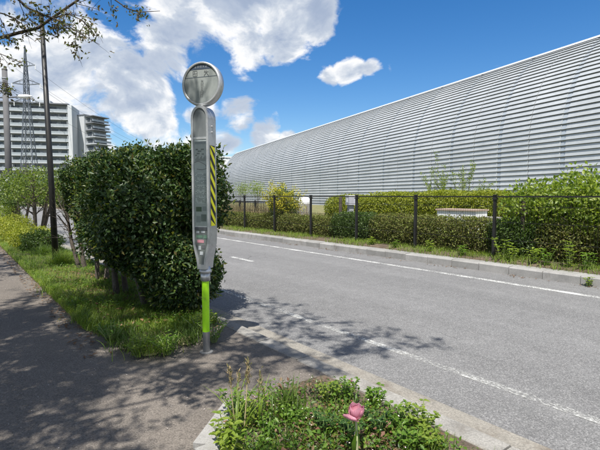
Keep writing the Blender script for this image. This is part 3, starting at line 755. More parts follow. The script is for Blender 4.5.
# ------------------------------------------------------------------ plants
def branchy(tubes, p, d, L, r, depth, tips, spread=.6, up=.15, n=4, kids=(2, 4), keep=None, shrink=.68, sides=5):
    """recursive limbs; tubes collects (points, radii); tips collects twig points"""
    pts, q = [p], p.copy(); dd = d.normalized()
    for i in range(n):
        dd = (dd + Vector((random.gauss(0, .13), random.gauss(0, .13), random.gauss(0, .10)+up*.25))).normalized()
        q = q + dd*(L/n)
        if keep and not keep(q): break
        pts.append(q.copy())
    if len(pts) < 2: return
    rad = [r*(1-.45*i/n) for i in range(len(pts))]
    tubes.append((pts, rad, sides if depth > 1 else 3))
    if depth <= 1: tips += [(a, (pts[-1]-pts[0]).normalized()) for a in pts[1:]]
    if depth <= 0: return
    for _ in range(random.randint(*kids)):
        k = random.randint(max(1, len(pts)//2-1), len(pts)-1)
        az = Vector((random.gauss(0, 1), random.gauss(0, 1), random.gauss(0, .6)))
        nd = (dd + az.normalized()*spread*random.uniform(.7, 1.5) + Vector((0, 0, up*.4))).normalized()
        branchy(tubes, pts[k], nd, L*shrink*random.uniform(.75, 1.2), rad[k]*.62, depth-1, tips, spread, up, n, kids, keep, shrink, sides)
def tubes_obj(tubes, name, m, parent):
    b = MB()
    for pts, rad, sd in tubes: b.tube(pts, rad, sd, caps=False)
    return b.build(name, m, parent, True)

def cherry(name, label, base, limbs, keep, nleaf, seed, extra=None, cl=3, trunk_h=2.4):
    random.seed(seed)
    root = tag(empty(name, base), label, 'tree', 'cherry trees along the pavement')
    B = Vector(base); tubes, tips = [], []
    fork = Vector((random.uniform(-.1, .1), random.uniform(-.1, .1), trunk_h))
    trunk = MB().tube([(0, 0, -.1), (.02, 0, .1), (fork.x*.5, fork.y*.5, trunk_h*.5), fork, fork+Vector((0, 0, .35))], [.30, .2, .165, .16, .1], 14).build('trunk', M['barkd'], root, True)
    kp = (lambda q: keep(q + B)) if keep else None
    for az, el, L in limbs:
        d = Vector((math.cos(R(az))*math.cos(R(el)), math.sin(R(az))*math.cos(R(el)), math.sin(R(el))))
        branchy(tubes, fork.copy(), d, L, .060, 4, tips, .62, .10, 5, (3, 4), kp, .66)
    tips2 = []
    for bi, (pts, rad) in enumerate(extra or []):
        pts = [Vector(p)-B for p in pts]; tubes.append((pts, rad, 6))
        for i in range(len(pts)-1):
            for _ in range(1 if bi == 2 else 3):
                q = pts[i].lerp(pts[i+1], random.random()); dd = (pts[i+1]-pts[i]).normalized()
                nd = (dd*.8 + Vector((random.gauss(0, .6), random.gauss(0, .6), random.gauss(-.25, .4)))).normalized()
                branchy(tubes, q, nd, random.uniform(.08, .16) if bi == 2 else random.uniform(.14, .28), .005, 1, tips2, .7, -.15, 4, (1, 3), None, .65, 4)
    tubes_obj(tubes, 'limbs', M['barkd'], root)
    def foliage(nm, tp, nleaf, lo, hi):
        idx = [random.randrange(len(tp)) for _ in range(nleaf)]
        P = np.array([tp[i][0] for i in idx]); D0 = np.array([tp[i][1] for i in idx])
        P = np.repeat(P, cl, 0) + rng.normal(0, .035, (nleaf*cl, 3)); D = np.repeat(D0, cl, 0)*.5 + rdirs(len(P), -.1)
        v, t = leaves(P, D, rdirs(len(P), .8), rng.uniform(lo, hi, len(P)), rng.uniform(lo, hi, len(P))*.5)
        ob(nm, np_mesh(nm, v, t, M['cherry']), root)
    foliage('crown', tips, nleaf, .05, .095)
    if tips2: foliage('hanging_leaves', tips2, 330, .035, .06)
    return root
def keep1(q):                                           # limbs stay clear of the open sky and of head height
    x, y, d = proj(np.array([[q.x, q.y, q.z]]))
    if q.z < 2.35 or q.x > 1.55: return False
    if d[0] > .3 and -25 < x[0] < 625 and y[0] > -15:
        return False
    return True
vis = [([W(-60, 50, 5.2), W(-15, 42, 5.0), W(18, 33, 5.0), W(38, 28, 5.0), W(52, 18, 5.0), W(78, 0, 5.0), W(105, -22, 5.0)], [.022, .020, .017, .016, .014, .012, .008]),
       ([W(-10, -50, 4.8), W(12, -6, 4.8), W(28, 8, 4.8), W(44, 15, 4.8), W(58, 20, 4.8), W(70, 27, 4.8), W(84, 36, 4.8)], [.018, .015, .012, .010, .008, .006, .003]),
       ([W(70, -30, 5.4), W(98, -12, 5.4), W(118, 2, 5.4), W(128, 9, 5.4), W(140, 12, 5.4), W(160, 11, 5.4)], [.014, .011, .008, .006, .005, .003]),
       ([W(52, 18, 5.0), W(68, 14, 5.0), W(82, 20, 5.0), W(90, 30, 5.0)], [.009, .007, .005, .003]),
       ([W(-20, 8, 4.9), W(4, 14, 4.9), W(20, 20, 4.9)], [.009, .007, .003]),
       ([W(-20, 48, 5.4), W(-4, 52, 5.4), W(6, 56, 5.4)], [.006, .004, .003]), ([W(-15, 80, 5.6), W(0, 82, 5.6), W(10, 84, 5.6)], [.005, .004, .003])]
cherry('cherry_tree', 'cherry tree at the left whose leafy branches hang over the pavement', (-3.15, 2.3, WALK),
       [(-15, 40, 2.6), (15, 40, 2.4), (45, 44, 2.5), (75, 45, 2.5), (-45, 42, 2.5), (25, 58, 2.8), (5, 48, 2.9), (35, 50, 2.9), (-25, 50, 2.8), (120, 45, 2.0), (200, 40, 1.9), (-80, 45, 2.2), (0, 70, 2.3)], keep1, 25000, 11, vis)
cherry('cherry_tree', 'farther cherry tree standing outside the picture and shading the path', (-2.8, 9.3, WALK),
       [(0, 40, 2.3), (50, 45, 2.3), (-50, 45, 2.4), (120, 45, 2.0), (200, 40, 1.9), (-100, 45, 2.2)], keep1, 7500, 23)

# camellia hedge shrubs in the planting strip
def superpoints(n, c, rad, p=4.0, shell=.75, zmin=None):
    """points near the surface of a soft box"""
    d = rdirs(n); k = (np.abs(d)**p).sum(1)**(-1/p); d = d*k[:, None]
    r = 1-(1-shell)*rng.random(n)**1.6
    return d*r[:, None]*np.array(rad) + np.array(c), d
def hedge_shrub(base, y0, y1, x0, x1, z0, z1, n, label, lean):
    root = tag(empty('hedge_shrub', (base[0], base[1], WALK)), label, 'shrub', 'shrubs of the clipped hedge behind the bus stop')
    c = np.array([(x0+x1)/2-base[0], (y0+y1)/2-base[1], (z0+z1)/2-WALK]); rad = np.array([(x1-x0)/2, (y1-y0)/2, (z1-z0)/2])
    random.seed(int(y0*100)); tubes, tips = [], []
    for k in range(3 if lean else 2):
        a = random.uniform(0, 6.28); o = Vector((.07*math.cos(a), .10*math.sin(a), 0))
        top = Vector((o.x*2+random.uniform(-.1, .1), o.y*1.5+random.uniform(-.1, .2)+.1, c[2]*.8))
        tubes.append(([o, o.lerp(top, .5)+Vector((random.uniform(-.05, .05), random.uniform(-.05, .05), 0)), top], [random.uniform(.036, .05), .032, .02], 8))
        for _ in range(7):
            q = o.lerp(top, random.uniform(.4, 1)); d = Vector((random.gauss(0, 1), random.gauss(0, 1), .7))
            branchy(tubes, q, d, .34, .013, 2, tips, .7, .2, 3, (2, 3), None, .7, 4)
    tubes_obj(tubes, 'stem', M['bark'], root)
    n = int(n*1.5); P, d = superpoints(n, c, rad, 4.5, .72)
    if lean:                                            # drooping front of the nearest shrub
        n2 = n//3; P2, d2 = superpoints(n2, c+np.array([.12, -rad[1]+.40, -rad[2]+.16]), (.48, .44, .46), 2.4, .45); P = np.concatenate([P, P2]); d = np.concatenate([d, d2]); n = n+n2
    low = (P[:, 2] - (c[2]-rad[2]))/(2*rad[2])
    bumpy = .10*np.sin(P[:, 0]*4.1+P[:, 2]*3.3+base[1])+.06*np.sin(P[:, 0]*7+base[1]*3)*np.sin(P[:, 1]*6.3+1)+.05*np.sin(P[:, 2]*8+P[:, 1]*5)
    P = P + d*bumpy[:, None] + rng.normal(0, .03, P.shape)
    keepm = (rng.random(n) < np.clip(.55+low*3.0, .8, 1)) & (np.sin(P[:, 0]*9+P[:, 2]*7+base[1])*np.sin(P[:, 1]*8-P[:, 2]*6) < .50+.35*rng.random(n))
    P, d = P[keepm], d[keepm]; m = len(P)
    D = d*.5 + rdirs(m, -.15); N = d*.7 + rdirs(m, .6)
    v, t = leaves(P, D, N, np.clip(rng.lognormal(-3.02, .28, m), .024, .09), np.clip(rng.lognormal(-3.62, .25, m), .014, .045), .18, .12)
    ob('crown', np_mesh('crown', v, t, M['hedge']), root)
    # brighter young shoots at the surface
    k = m//22; sel = rng.choice(m, k, False); Q = P[sel] + d[sel]*.05
    v, t = leaves(Q, d[sel]*.6+rdirs(k, .5), rdirs(k, .5), rng.uniform(.04, .075, k), rng.uniform(.02, .034, k))
    ob('young_shoots', np_mesh('young_shoots', v, t, M['hedge_new']), root)
    return root
p0, p1, p2, p3 = G(157, 327, WALK), G(125, 298, WALK), G(105, 284, WALK), G(86, 274, WALK)
hedge_shrub((1.84, 5.3, 0), 4.66, 6.1, 1.42, 2.66, .58, 1.99, 34000, 'dark green clipped shrub nearest the bus stop sign, low leafy front', True)
hedge_shrub((1.80, p1.y, 0), 5.9, 7.1, 1.50, 2.66, .76, 2.02, 23000, 'dark green clipped shrub second from the bus stop sign', False)
hedge_shrub((1.84, p2.y, 0), 6.9, 8.3, 1.60, 2.60, .80, 2.02, 21000, 'dark green clipped shrub third from the bus stop sign', False)
hedge_shrub((1.90, p3.y+.2, 0), 8.1, 9.9, 1.76, 2.50, .90, 2.02, 21000, 'clipped shrub at the far end of the dark hedge', False)

def bush(name, label, c, rad, z0, n, L, Wd, m, stems=5, cat='shrub', group=None, p=2.3, shell=.5, bark='bark', extra=None, up=.1, gap=.75, root_c=None, stem_r=.02, rich=False):
    """free or clipped shrub: leaves over a lumpy body, stems from the ground"""
    gz = root_c[2] if root_c else c[2]; bx_, by_ = (root_c[0], root_c[1]) if root_c else (c[0], c[1])
    root = tag(empty(name, (bx_, by_, gz)), label, cat, group)
    cc = np.array([c[0]-bx_, c[1]-by_, z0+rad[2]]); tubes, tips = [], []
    random.seed(int(abs(c[0]*91+c[1]*37)*10))
    for k in range(stems):
        a = random.uniform(0, 6.28); q = random.random()**.5
        o = Vector((.1*math.cos(a), .1*math.sin(a), -.03)); top = Vector((cc[0]+rad[0]*.7*q*math.cos(a), cc[1]+rad[1]*.7*q*math.sin(a), cc[2]+rad[2]*random.uniform(.1, .6)))
        tubes.append(([o, o.lerp(top, .45)+Vector((0, 0, .1)), top], [stem_r, stem_r*.7, stem_r*.35], 5))
        for _ in range(3): branchy(tubes, o.lerp(top, random.uniform(.4, .9)), Vector((random.gauss(0, 1), random.gauss(0, 1), .8)), float(min(rad))*.7, stem_r*.4, 1, tips, .7, .2, 3, (2, 3), None, .7, 3)
    tubes_obj(tubes, 'stem', M[bark], root)
    P, d = superpoints(n, cc, rad, p, shell)
    ph = rng.uniform(0, 6, 3); s = 5.0/max(.5, float(np.mean(rad)))
    lump = .16*np.sin(d[:, 0]*4+ph[0])*np.sin(d[:, 1]*4.5+ph[1]) + .13*np.sin(d[:, 2]*6+ph[2]+d[:, 0]*5) if p < 3 else .04*np.sin(P[:, 0]*6)*np.sin(P[:, 1]*5+P[:, 2]*4)
    P = P + (d*np.asarray(rad))*lump[:, None] + rng.normal(0, .35*np.mean(L), P.shape)
    k = np.sin(P[:, 0]*s*2+ph[0])*np.sin(P[:, 1]*s*2+ph[1])*np.sin(P[:, 2]*s*2+ph[2]) < gap*.6+.5*rng.random(n)
    k &= P[:, 2] > .02
    P, d = P[k], d[k]; q = len(P)
    v, t = leaves(P, d*.6+rdirs(q, up), d*.5+rdirs(q, .7), rng.uniform(.7, 1.3, q)*L, rng.uniform(.7, 1.2, q)*Wd, .2, .15, rich)
    ob('crown', np_mesh('crown', v, t, M[m]), root)
    return root
FZ = .14
# --- far side, behind the mesh fence
def at(px, x, z=FZ):                                     # world y of a photo column on the line x = const
    r = ray(px, 210); return x*r.y/r.x
hx = 9.72
for i, (pa, pb, top, m, lab) in enumerate((
        (222, 262, .60, 'brownhedge', 'low straggly brownish hedge plant behind the mesh fence next to the hazard stripes'),
        (262, 302, .66, 'brownhedge', 'low straggly hedge plant under the yellow blossom'),
        (302, 338, .64, 'brownhedge', 'low brownish hedge plant in front of the grey meter post'),
        (338, 378, .80, 'green', 'dense low hedge plant just right of the grey meter post'),
        (378, 416, .80, 'brownhedge', 'brownish clipped hedge plant ending at the middle fence post'),
        (416, 456, .80, 'brownhedge', 'brownish clipped hedge plant in front of the white tank'),
        (456, 496, .80, 'brownhedge', 'brownish clipped hedge plant left of the thick fence post'),
        (496, 545, .80, 'green', 'dark hedge plant under the left side of the big light green shrub'),
        (545, 600, .80, 'brownhedge', 'dark hedge plant under the right side of the big light green shrub'),
        (600, 670, .80, 'brownhedge', 'brownish hedge plant at the right edge of the picture'))):
    ya, yb = at(pb, hx), at(pa, hx); yc = (ya+yb)/2
    n = int(4600*(yb-ya)) + 3600
    bush('low_hedge_plant', lab, (hx, yc, FZ), (.42, (yb-ya)/2*1.12, top*.5), .05, n, .055, .032, m, 6, group='low hedge behind the mesh fence', p=3.6, shell=.45, gap=1.0)
bush('yellow_blossom_bush', 'loose bush covered in bright yellow blossom behind the fence', (9.85, at(283, 9.85), FZ), (.5, .55, .62), .35, 2600, .06, .035, 'green', 9, 'bush')
yb = bpy.context.scene.objects['yellow_blossom_bush']
def blossoms(root, c, rad, n, m, L=.05, Wd=.04):
    tubes, tips = [], []
    random.seed(5)
    for k in range(26):
        a = random.uniform(0, 6.28); el = random.uniform(.95, 1.45)
        d = Vector((math.cos(a)*math.cos(el), math.sin(a)*math.cos(el), math.sin(el)))
        branchy(tubes, Vector((0, 0, .2)), d, random.uniform(.9, 1.45), .010, 1, tips, .5, .05, 6, (3, 5), None, .35, 3)
    tubes_obj(tubes, 'twigs', M['bark'], root)
    tips = [tp for tp in tips if tp[0].z > .75]
    P = np.array([tips[random.randrange(len(tips))][0] for _ in range(n)]) + rng.normal(0, .05, (n, 3))
    v, t = leaves(P, rdirs(n), rdirs(n), L, Wd); ob('blossom', np_mesh('blossom', v, t, M[m]), root)
blossoms(yb, None, None, 4600, 'yellow')
bush('leafy_shrub', 'big light green leafy shrub leaning over the fence at the right', (10.1, at(540, 10.1), FZ), (.75, .75, .56), .55, 3800, .085, .05, 'lime', 9, group='light green shrubs at the right', gap=.35, shell=.3, rich=True)
bush('leafy_shrub', 'tallest light green leafy shrub at the right edge of the picture', (10.0, at(588, 10.0), FZ), (.75, .80, .68), .50, 4800, .085, .05, 'lime', 9, group='light green shrubs at the right', gap=.35, shell=.3, rich=True)
bush('leafy_shrub', 'light green shrub just outside the right edge beyond the fence', (10.2, at(660, 10.2), FZ), (.85, 1.0, .62), .5, 3600, .085, .05, 'lime', 9, group='light green shrubs at the right', gap=.35, shell=.3)
# clipped hedges further back
for pa, pb, x, top, lab in ((335, 375, 12.6, 1.36, 'rounded yellow green clipped hedge bush right of the meter post'), (372, 424, 12.8, 1.46, 'flat topped yellow green clipped hedge bush left of the white tank'),
                            (420, 470, 13.4, 1.52, 'yellow green clipped hedge bush behind the white tank'), (466, 515, 13.6, 1.50, 'yellow green clipped hedge bush behind the thick fence post'), (512, 600, 13.6, 1.46, 'yellow green clipped hedge bush hidden behind the light green shrubs')):
    ya, yb_ = at(pb, x), at(pa, x)
    bush('clipped_hedge_bush', lab, (x, (ya+yb_)/2, FZ), (.75, (yb_-ya)/2*1.05, top*.46), .12, int(9500*(yb_-ya))+3000, .065, .045, 'clip', 5, group='yellow green clipped hedge beyond the field', p=4, shell=.6, gap=1.6)
def willow():
    x = 15.0; y = at(451, x)
    root = tag(empty('sapling', (x, y, FZ)), 'sparse light green sapling with upright twigs against the hall wall', 'sapling')
    tubes, tips = [], []; random.seed(9)
    for k in range(13):
        a = random.uniform(0, 6.28); d = Vector((math.cos(a)*.45, math.sin(a)*.45, 1))
        branchy(tubes, Vector((.1*math.cos(a), .1*math.sin(a), 0)), d, random.uniform(1.7, 2.3), .014, 1, tips, .35, .3, 6, (3, 5), None, .4, 3)
    tubes_obj(tubes, 'stem', M['bark'], root); tips = [t for t in tips if t[0].z > .9]
    P = np.array([tips[random.randrange(len(tips))][0] for _ in range(3200)]) + rng.normal(0, .04, (3200, 3))
    v, t = leaves(P, rdirs(3200, .6), rdirs(3200), .075, .028); ob('crown', np_mesh('crown', v, t, M['lime']), root)
willow()
# young thin trees near the far left of the fence
for px, x, h, lab in ((243, 24, 2.6, 'small pale green tree in front of the grey service building'), (257, 22, 2.5, 'thin young tree right of the service building')):
    bush('small_tree', lab, (x, at(px, x), .13), (.8, .9, .75), h-1.25, 900, .10, .06, 'lime', 5, 'tree', 'small trees behind the reeds', gap=.3, shell=.2)

def meter_post():
    x = 11.0; y = at(350.5, x)
    root = tag(empty('meter_post', (x, y, FZ), -R(20)), 'grey pillar with a small box on top beyond the low hedge', 'post')
    m = plain('grey_enamel', (.34, .35, .38), .5)
    MB().bx(-.085, .085, -.085, .085, 0, 1.05).build('pillar', m, root)
    q = MB().bx(-.13, .13, -.15, .15, 1.051, 1.36).build('box', plain('grey_lilac_box', (.42, .42, .47), .45), root)
    MB().bx(-.14, .14, -.16, .16, 1.361, 1.385).build('lid', M['white'], q)
    MB().bx(-.134, -.130, -.07, .07, 1.14, 1.28).build('plate', M['white'], q)
    x = 11.2; y = at(340.5, x)
    w = tag(empty('wooden_stake', (x, y, FZ)), 'brown wooden stake just left of the grey meter post', 'stake')
    MB().tube([(0, 0, -.1), (0, 0, 1.30)], .06, 8).build('shaft', M['bark'], w); MB().lathe([(.055, 1.30), (.02, 1.36)], 8).build('tip', M['bark'], w)
    x = 9.55; y = at(523, x)
    w = tag(empty('dark_stake', (x, y, FZ)), 'dark upright support stake under the light green shrub', 'stake')
    MB().tube([(0, 0, -.1), (.01, 0, 1.25)], .045, 8).build('shaft', M['barkd'], w); MB().tube([(-.05, -.12, 1.0), (-.05, .12, 1.0)], .02, 6).build('tie', M['barkd'], w)
meter_post()
def tank():
    x = 11.7; ya, yb_ = at(476, x), at(437, x)
    root = tag(empty('white_planter_wall', (x, ya, FZ)), 'long low white box wall with brown lid behind the mesh fence', 'box wall')
    L = yb_-ya
    MB().bx(0, .6, 0, L, 0, .93).build('body', M['white'], root); MB().bx(-.04, .64, -.03, L+.03, .931, .975).build('lid', plain('brown_lid', (.40, .30, .24), .6), root)
    for k in range(1, 3): MB().bx(-.012, .0, L*k/3-.01, L*k/3+.01, .05, .92).build('seam_strip', plain('grey_strip', (.45, .46, .47), .5), root)
    q = tag(empty('white_slab', (x+.4, at(487, x+.4), FZ)), 'flat white block right of the white box wall', 'block')
    MB().bx(0, .4, -.25, .25, 0, .72).build('body', M['white'], q); MB().bx(-.03, .43, -.28, .28, .721, .755).build('top', M['kerb2'], q)
    x = 17.0; p = (x, at(304.5, x), FZ)
    d = tag(empty('white_cover', p), 'small white domed cover far behind the fence right of the yellow blossom', 'cover')
    MB().lathe([(.42, 0), (.42, 1.02), (.38, 1.18), (.25, 1.27), (.02, 1.31)], 20).build('dome', M['white'], d, True); MB().lathe([(.45, .0), (.45, .9), (.42, .91)], 20).build('skirt', M['kerb2'], d)
tank()
# dry reeds left, dry grass in the field: uncountable
def scatter(name, label, cat, region, n, H, Wd, lean, m, z, dens=None):
    x0, x1, y0, y1 = region; P = np.stack([rng.uniform(x0, x1, n), rng.uniform(y0, y1, n), np.full(n, z)], 1)
    if dens is not None: P = P[dens(P)]
    h = rng.uniform(.5, 1.25, len(P))*H
    v, t = blades(P, h, rng.uniform(.7, 1.3, len(P))*Wd, lean)
    o = stuff(ob(name, np_mesh(name, v, t, M[m])), label, cat); return o
scatter('dry_reeds', 'tall dry straw coloured reeds behind the fence on the left', 'reeds', (11.2, 14.5, 17.8, 27), 4500, 1.0, .02, .5, 'dry', FZ)
scatter('field_grass', 'mixed dry and green grass in the field behind the fence', 'grass', (10.3, 19, 2, 30), 22000, .42, .014, .5, 'dry', .12)
scatter('green_field_grass', 'green grass in the field behind the fence', 'grass', (10.3, 19, 2, 30), 20000, .36, .014, .5, 'grass', .12)
nz = lambda P, f, c: (np.sin(P[:, 0]*3.1*f+P[:, 1]*1.7*f)+np.sin(P[:, 1]*2.3*f+1.3)+.8*np.sin(P[:, 1]*5.1*f+P[:, 0]*4*f)) > c+rng.normal(0, .5, len(P))
scatter('kerb_grass', 'green grass along the foot of the mesh fence', 'grass', (8.62, 9.5, -3, 34), 42000, .18, .009, .65, 'grass', .14, lambda P: nz(P, 1.2, -.5) & (P[:, 0] > 8.66+.32*rng.random(len(P))))
# ground cover in the planting strip and the foreground bed
def inside(P, x0, x1, y1_): return (P[:, 0] > x0) & (P[:, 0] < x1)
def strip_in(P):
    x, y = P[:, 0], P[:, 1]
    corner = np.hypot(np.minimum(x-1.55, 0), np.minimum(y-4.80, 0)) < .50
    return ((y > 4.80) | (x > 1.55) | corner) & (y > 4.30)
fr = lambda P: rng.random(len(P)) < np.clip(9.0/np.maximum(P[:, 1], 4)*.55, .12, 1)
scatter('strip_grass', 'bright green grass growing in the planting strip', 'grass', (1.03, 2.26, 4.3, 30), 190000, .105, .006, .9, 'grass', WALK+.03, lambda P: strip_in(P) & fr(P) & nz(P, 1.5, -1.9))
scatter('strip_dark_grass', 'darker tufted grass in the planting strip', 'grass', (1.06, 2.26, 4.3, 26), 42000, .14, .007, .75, 'grassd', WALK+.03, lambda P: strip_in(P) & fr(P) & nz(P, 2.3, .2))
def ground_leaves(name, label, cat, region, n, L, Wd, m, z, dens=None, flat=.9, hz=.0):
    x0, x1, y0, y1 = region; P = np.stack([rng.uniform(x0, x1, n), rng.uniform(y0, y1, n), z + hz*rng.random(n)], 1)
    if dens is not None: P = P[dens(P)]
    k = len(P); D = rdirs(k); D[:, 2] *= 1-flat; N = rdirs(k)*(1-flat) + np.array([0, 0, 1.])
    v, t = leaves(P, D, N, rng.uniform(.6, 1.3, k)*L, rng.uniform(.6, 1.2, k)*Wd, .15, .1)
    return stuff(ob(name, np_mesh(name, v, t, M[m])), label, cat)
ground_leaves('strip_weeds', 'small leafy weeds among the grass of the planting strip', 'weeds', (1.05, 2.26, 4.32, 16), 26000, .034, .02, 'weed', WALK+.04, lambda P: strip_in(P) & nz(P, 1.9, .3) & fr(P), .45, .11)
ground_leaves('strip_litter', 'brown dead leaves along the edge of the planting strip', 'leaf litter', (.86, 2.3, 4.1, 15), 2600, .05, .028, 'litter', WALK+.012, lambda P: (P[:, 0] < 1.12+.1*rng.random(len(P))) | (P[:, 1] < 4.36+.1*rng.random(len(P))), .93, .01)
ground_leaves('hedge_litter', 'brown dead leaves lying under the hedge', 'leaf litter', (1.25, 2.26, 4.5, 9), 700, .055, .032, 'litter', WALK+.08, None, .8, .03)
ground_leaves('gutter_litter', 'dead leaves and grit along the far kerb', 'leaf litter', (8.18, 8.37, 0, 20), 900, .045, .024, 'litter', .008, lambda P: nz(P, 2.0, .3), .93, .01)
ground_leaves('fallen_petals', 'tiny pale petals scattered over the pavement', 'petals', (-.6, 2.2, 1.6, 9), 420, .012, .009, 'petal', WALK+.004, None, .97, .002)
# low leafy weeds at the foot of the fence
def weed(px_xy, h, n_st, nl, L, Wd, m, label, name='leafy_weed', group=None, spread=.5, z=None, rich=True, stemm='stem'):
    x, y = px_xy; zz = (WALK+.05) if z is None else z
    root = tag(empty(name, (x, y, zz)), label, 'weed', group)
    Ps, Ds, Ns = [], [], []; b = MB()
    for k in range(n_st):
        a = 6.283*(k+random.random()*.8)/n_st; sp = spread*random.uniform(.15, 1); hh = h*random.uniform(.6, 1.1)
        o = Vector((.02*math.cos(a), .02*math.sin(a), -.04)); top = Vector((math.cos(a)*sp*h, math.sin(a)*sp*h, hh))
        mid = o.lerp(top, .5)+Vector((0, 0, hh*.12)); b.tube([o, mid, top], [.005, .004, .0022], 4)
        for j in range(nl):
            q = (j+1.2)/(nl+.4); q = min(q, 1); p = o.lerp(mid, q*2) if q < .5 else mid.lerp(top, q*2-1)
            for s in ((0, 1) if j < nl-1 else (0, 1, 2, 3)):
                aa = a + math.pi*s + j*1.57 + random.gauss(0, .4)
                Ps.append(p); Ds.append((math.cos(aa), math.sin(aa), random.uniform(.05, .7))); Ns.append((random.gauss(0, .2), random.gauss(0, .2), 1))
    b.build('stem', M[stemm], root)
    n = len(Ps); v, t = leaves(np.array([tuple(p) for p in Ps]), np.array(Ds), np.array(Ns), rng.uniform(.65, 1.2, n)*L, rng.uniform(.7, 1.15, n)*Wd, .18, .22, rich)
    ob('foliage', np_mesh('foliage', v, t, M[m], True), root); return root
random.seed(3)
for i, (px, m, h, lab) in enumerate(((503, 'weed_lt', .42, 'pale green weed at the foot of the thick fence post'), (513, 'weed_lt', .38, 'pale green weed beside the thick fence post, second one'), (536, 'weed_lt', .40, 'pale green weed below the dark stake'),
                                     (548, 'weed', .35, 'green weed between the dark stake and the right edge'), (571, 'weed_lt', .5, 'tall pale weed under the light green shrub'), (590, 'weed', .3, 'green weed at the right edge on the kerb'), (463, 'weed', .22, 'low weed on the far kerb below the white box wall'),
                                     (430, 'weed_lt', .25, 'low pale weed right of the middle fence post'), (396, 'weed', .2, 'low weed left of the middle fence post'), (372, 'weed_lt', .2, 'low pale weed on the far kerb under the dense hedge plant'))):
    x = 8.98; weed((x, at(px, x)), h, 7, 5, .075, .042, m, lab, group='weeds along the far kerb', z=.16)
weed((8.32, at(591, 8.32)), .16, 6, 3, .06, .03, 'weed_lt', 'little weed growing in the gutter by the far kerb', group='weeds along the far kerb', z=.0)

# --- foreground bed
def fb(px, py, z=WALK+.06): p = G(px, py, z); return (p.x, p.y)
fore_in = lambda P: ((P[:, 1] < 2.1) | (np.hypot(P[:, 0]-1.66, (P[:, 1]-2.05)*1.15) < .5)) & (P[:, 0] > 1.16) & (P[:, 0] < 2.10+.06*np.sin(P[:, 1]*9))
scatter('bed_grass', 'fine green grass in the foreground bed', 'grass', (1.13, 2.26, .2, 2.64), 5200, .11, .005, .75, 'grass', WALK+.04, lambda P: fore_in(P) & nz(P, 3, -.2))
scatter('bed_dark_grass', 'dark narrow grass tufts in the foreground bed', 'grass', (1.13, 2.26, .2, 2.6), 2600, .14, .006, .6, 'grassd', WALK+.04, lambda P: fore_in(P) & nz(P, 4, .7))
ground_leaves('bed_weeds', 'small leafy ground cover in the foreground bed', 'weeds', (1.13, 2.25, .2, 2.62), 8500, .030, .018, 'weed', WALK+.05, lambda P: fore_in(P) & nz(P, 3.1, -.6), .35, .11)
ground_leaves('bed_dark_weeds', 'darker low leafy ground cover in the foreground bed', 'weeds', (1.13, 2.25, .2, 2.62), 7000, .024, .012, 'weed_dk', WALK+.05, lambda P: fore_in(P) & nz(P, 2.7, .2), .3, .09)
ground_leaves('bed_red_weeds', 'reddish brown low weeds in the foreground bed', 'weeds', (1.13, 2.25, .2, 2.5), 3800, .035, .022, 'red_weed', WALK+.05, lambda P: fore_in(P) & nz(P, 3.3, .7), .4, .09)
ground_leaves('bed_litter', 'dead leaves on the soil of the foreground bed', 'leaf litter', (1.13, 2.25, .2, 2.64), 700, .045, .026, 'litter', WALK+.06, fore_in, .9, .02)
ground_leaves('white_specks', 'tiny white flowers in the foreground bed', 'flowers', (1.3, 2.1, 1.2, 2.4), 60, .012, .010, 'petal', WALK+.12, fore_in, .6, .06)
W_ = [((230, 447), .22, 8, 4, .075, .042, 'weed_lt', 'bright broad leaved weed at the bottom left corner of the foreground bed'),
      ((236, 412), .20, 9, 4, .055, .032, 'weed', 'leafy weed at the left end of the foreground bed behind the seed stalks'),
      ((252, 424), .18, 8, 4, .05, .03, 'weed_lt', 'pale leafy weed right of the seed stalks'),
      ((268, 436), .15, 8, 4, .045, .026, 'weed', 'low weed at the bottom of the picture right of the seed stalks'),
      ((330, 402), .20, 10, 5, .045, .028, 'weed_lt', 'yellow green feathery weed behind the pink tulip on its left'),
      ((346, 400), .19, 8, 5, .055, .03, 'weed', 'upright leafy weed behind the pink tulip'),
      ((374, 406), .17, 9, 5, .06, .034, 'weed', 'leafy weed behind the pink tulip on its right'),
      ((325, 436), .18, 12, 5, .045, .026, 'weed_dk', 'dark green bushy weed left of the tulip stem'),
      ((348, 442), .17, 12, 5, .045, .026, 'weed_dk', 'dark green bushy weed around the tulip stem'),
      ((376, 434), .18, 11, 5, .045, .028, 'weed_dk', 'dark green bushy weed right of the tulip stem'),
      ((398, 428), .18, 9, 5, .055, .032, 'weed', 'leafy weed midway between the tulip and the kerb'),
      ((420, 432), .20, 10, 5, .055, .034, 'weed_lt', 'bright leafy weed at the right end of the foreground bed'),
      ((430, 450), .15, 10, 5, .05, .03, 'weed_lt', 'bright leafy weed nearest the kerb at the bottom of the picture'),
      ((408, 448), .15, 10, 5, .045, .03, 'weed', 'low leafy weed at the bottom of the picture left of the kerb'),
      ((295, 425), .13, 9, 4, .04, .024, 'weed', 'small weed in the middle of the foreground bed')]
for (p, h, ns, nl, L, Wd, m, lab) in W_:
    q = fb(*p); weed(q, h*.72, int(ns*1.7), nl+1, L*.62, Wd*.60, m, lab, group='leafy weeds in the foreground bed', spread=.75)
def iris_tuft():
    x, y = fb(286, 414); root = tag(empty('blade_plant', (x, y, WALK+.05)), 'tuft of upright dark strap leaves in the middle of the foreground bed', 'plant')
    P = np.stack([rng.normal(0, .05, 70), rng.normal(0, .05, 70), np.full(70, -.02)], 1)
    v, t = blades(P, rng.uniform(.16, .31, 70), .011, .35, 4); ob('foliage', np_mesh('foliage', v, t, M['grassd']), root)
    MB().lathe([(.05, -.04), (.03, .02)], 10).build('root_crown', M['stem'], root)
iris_tuft()
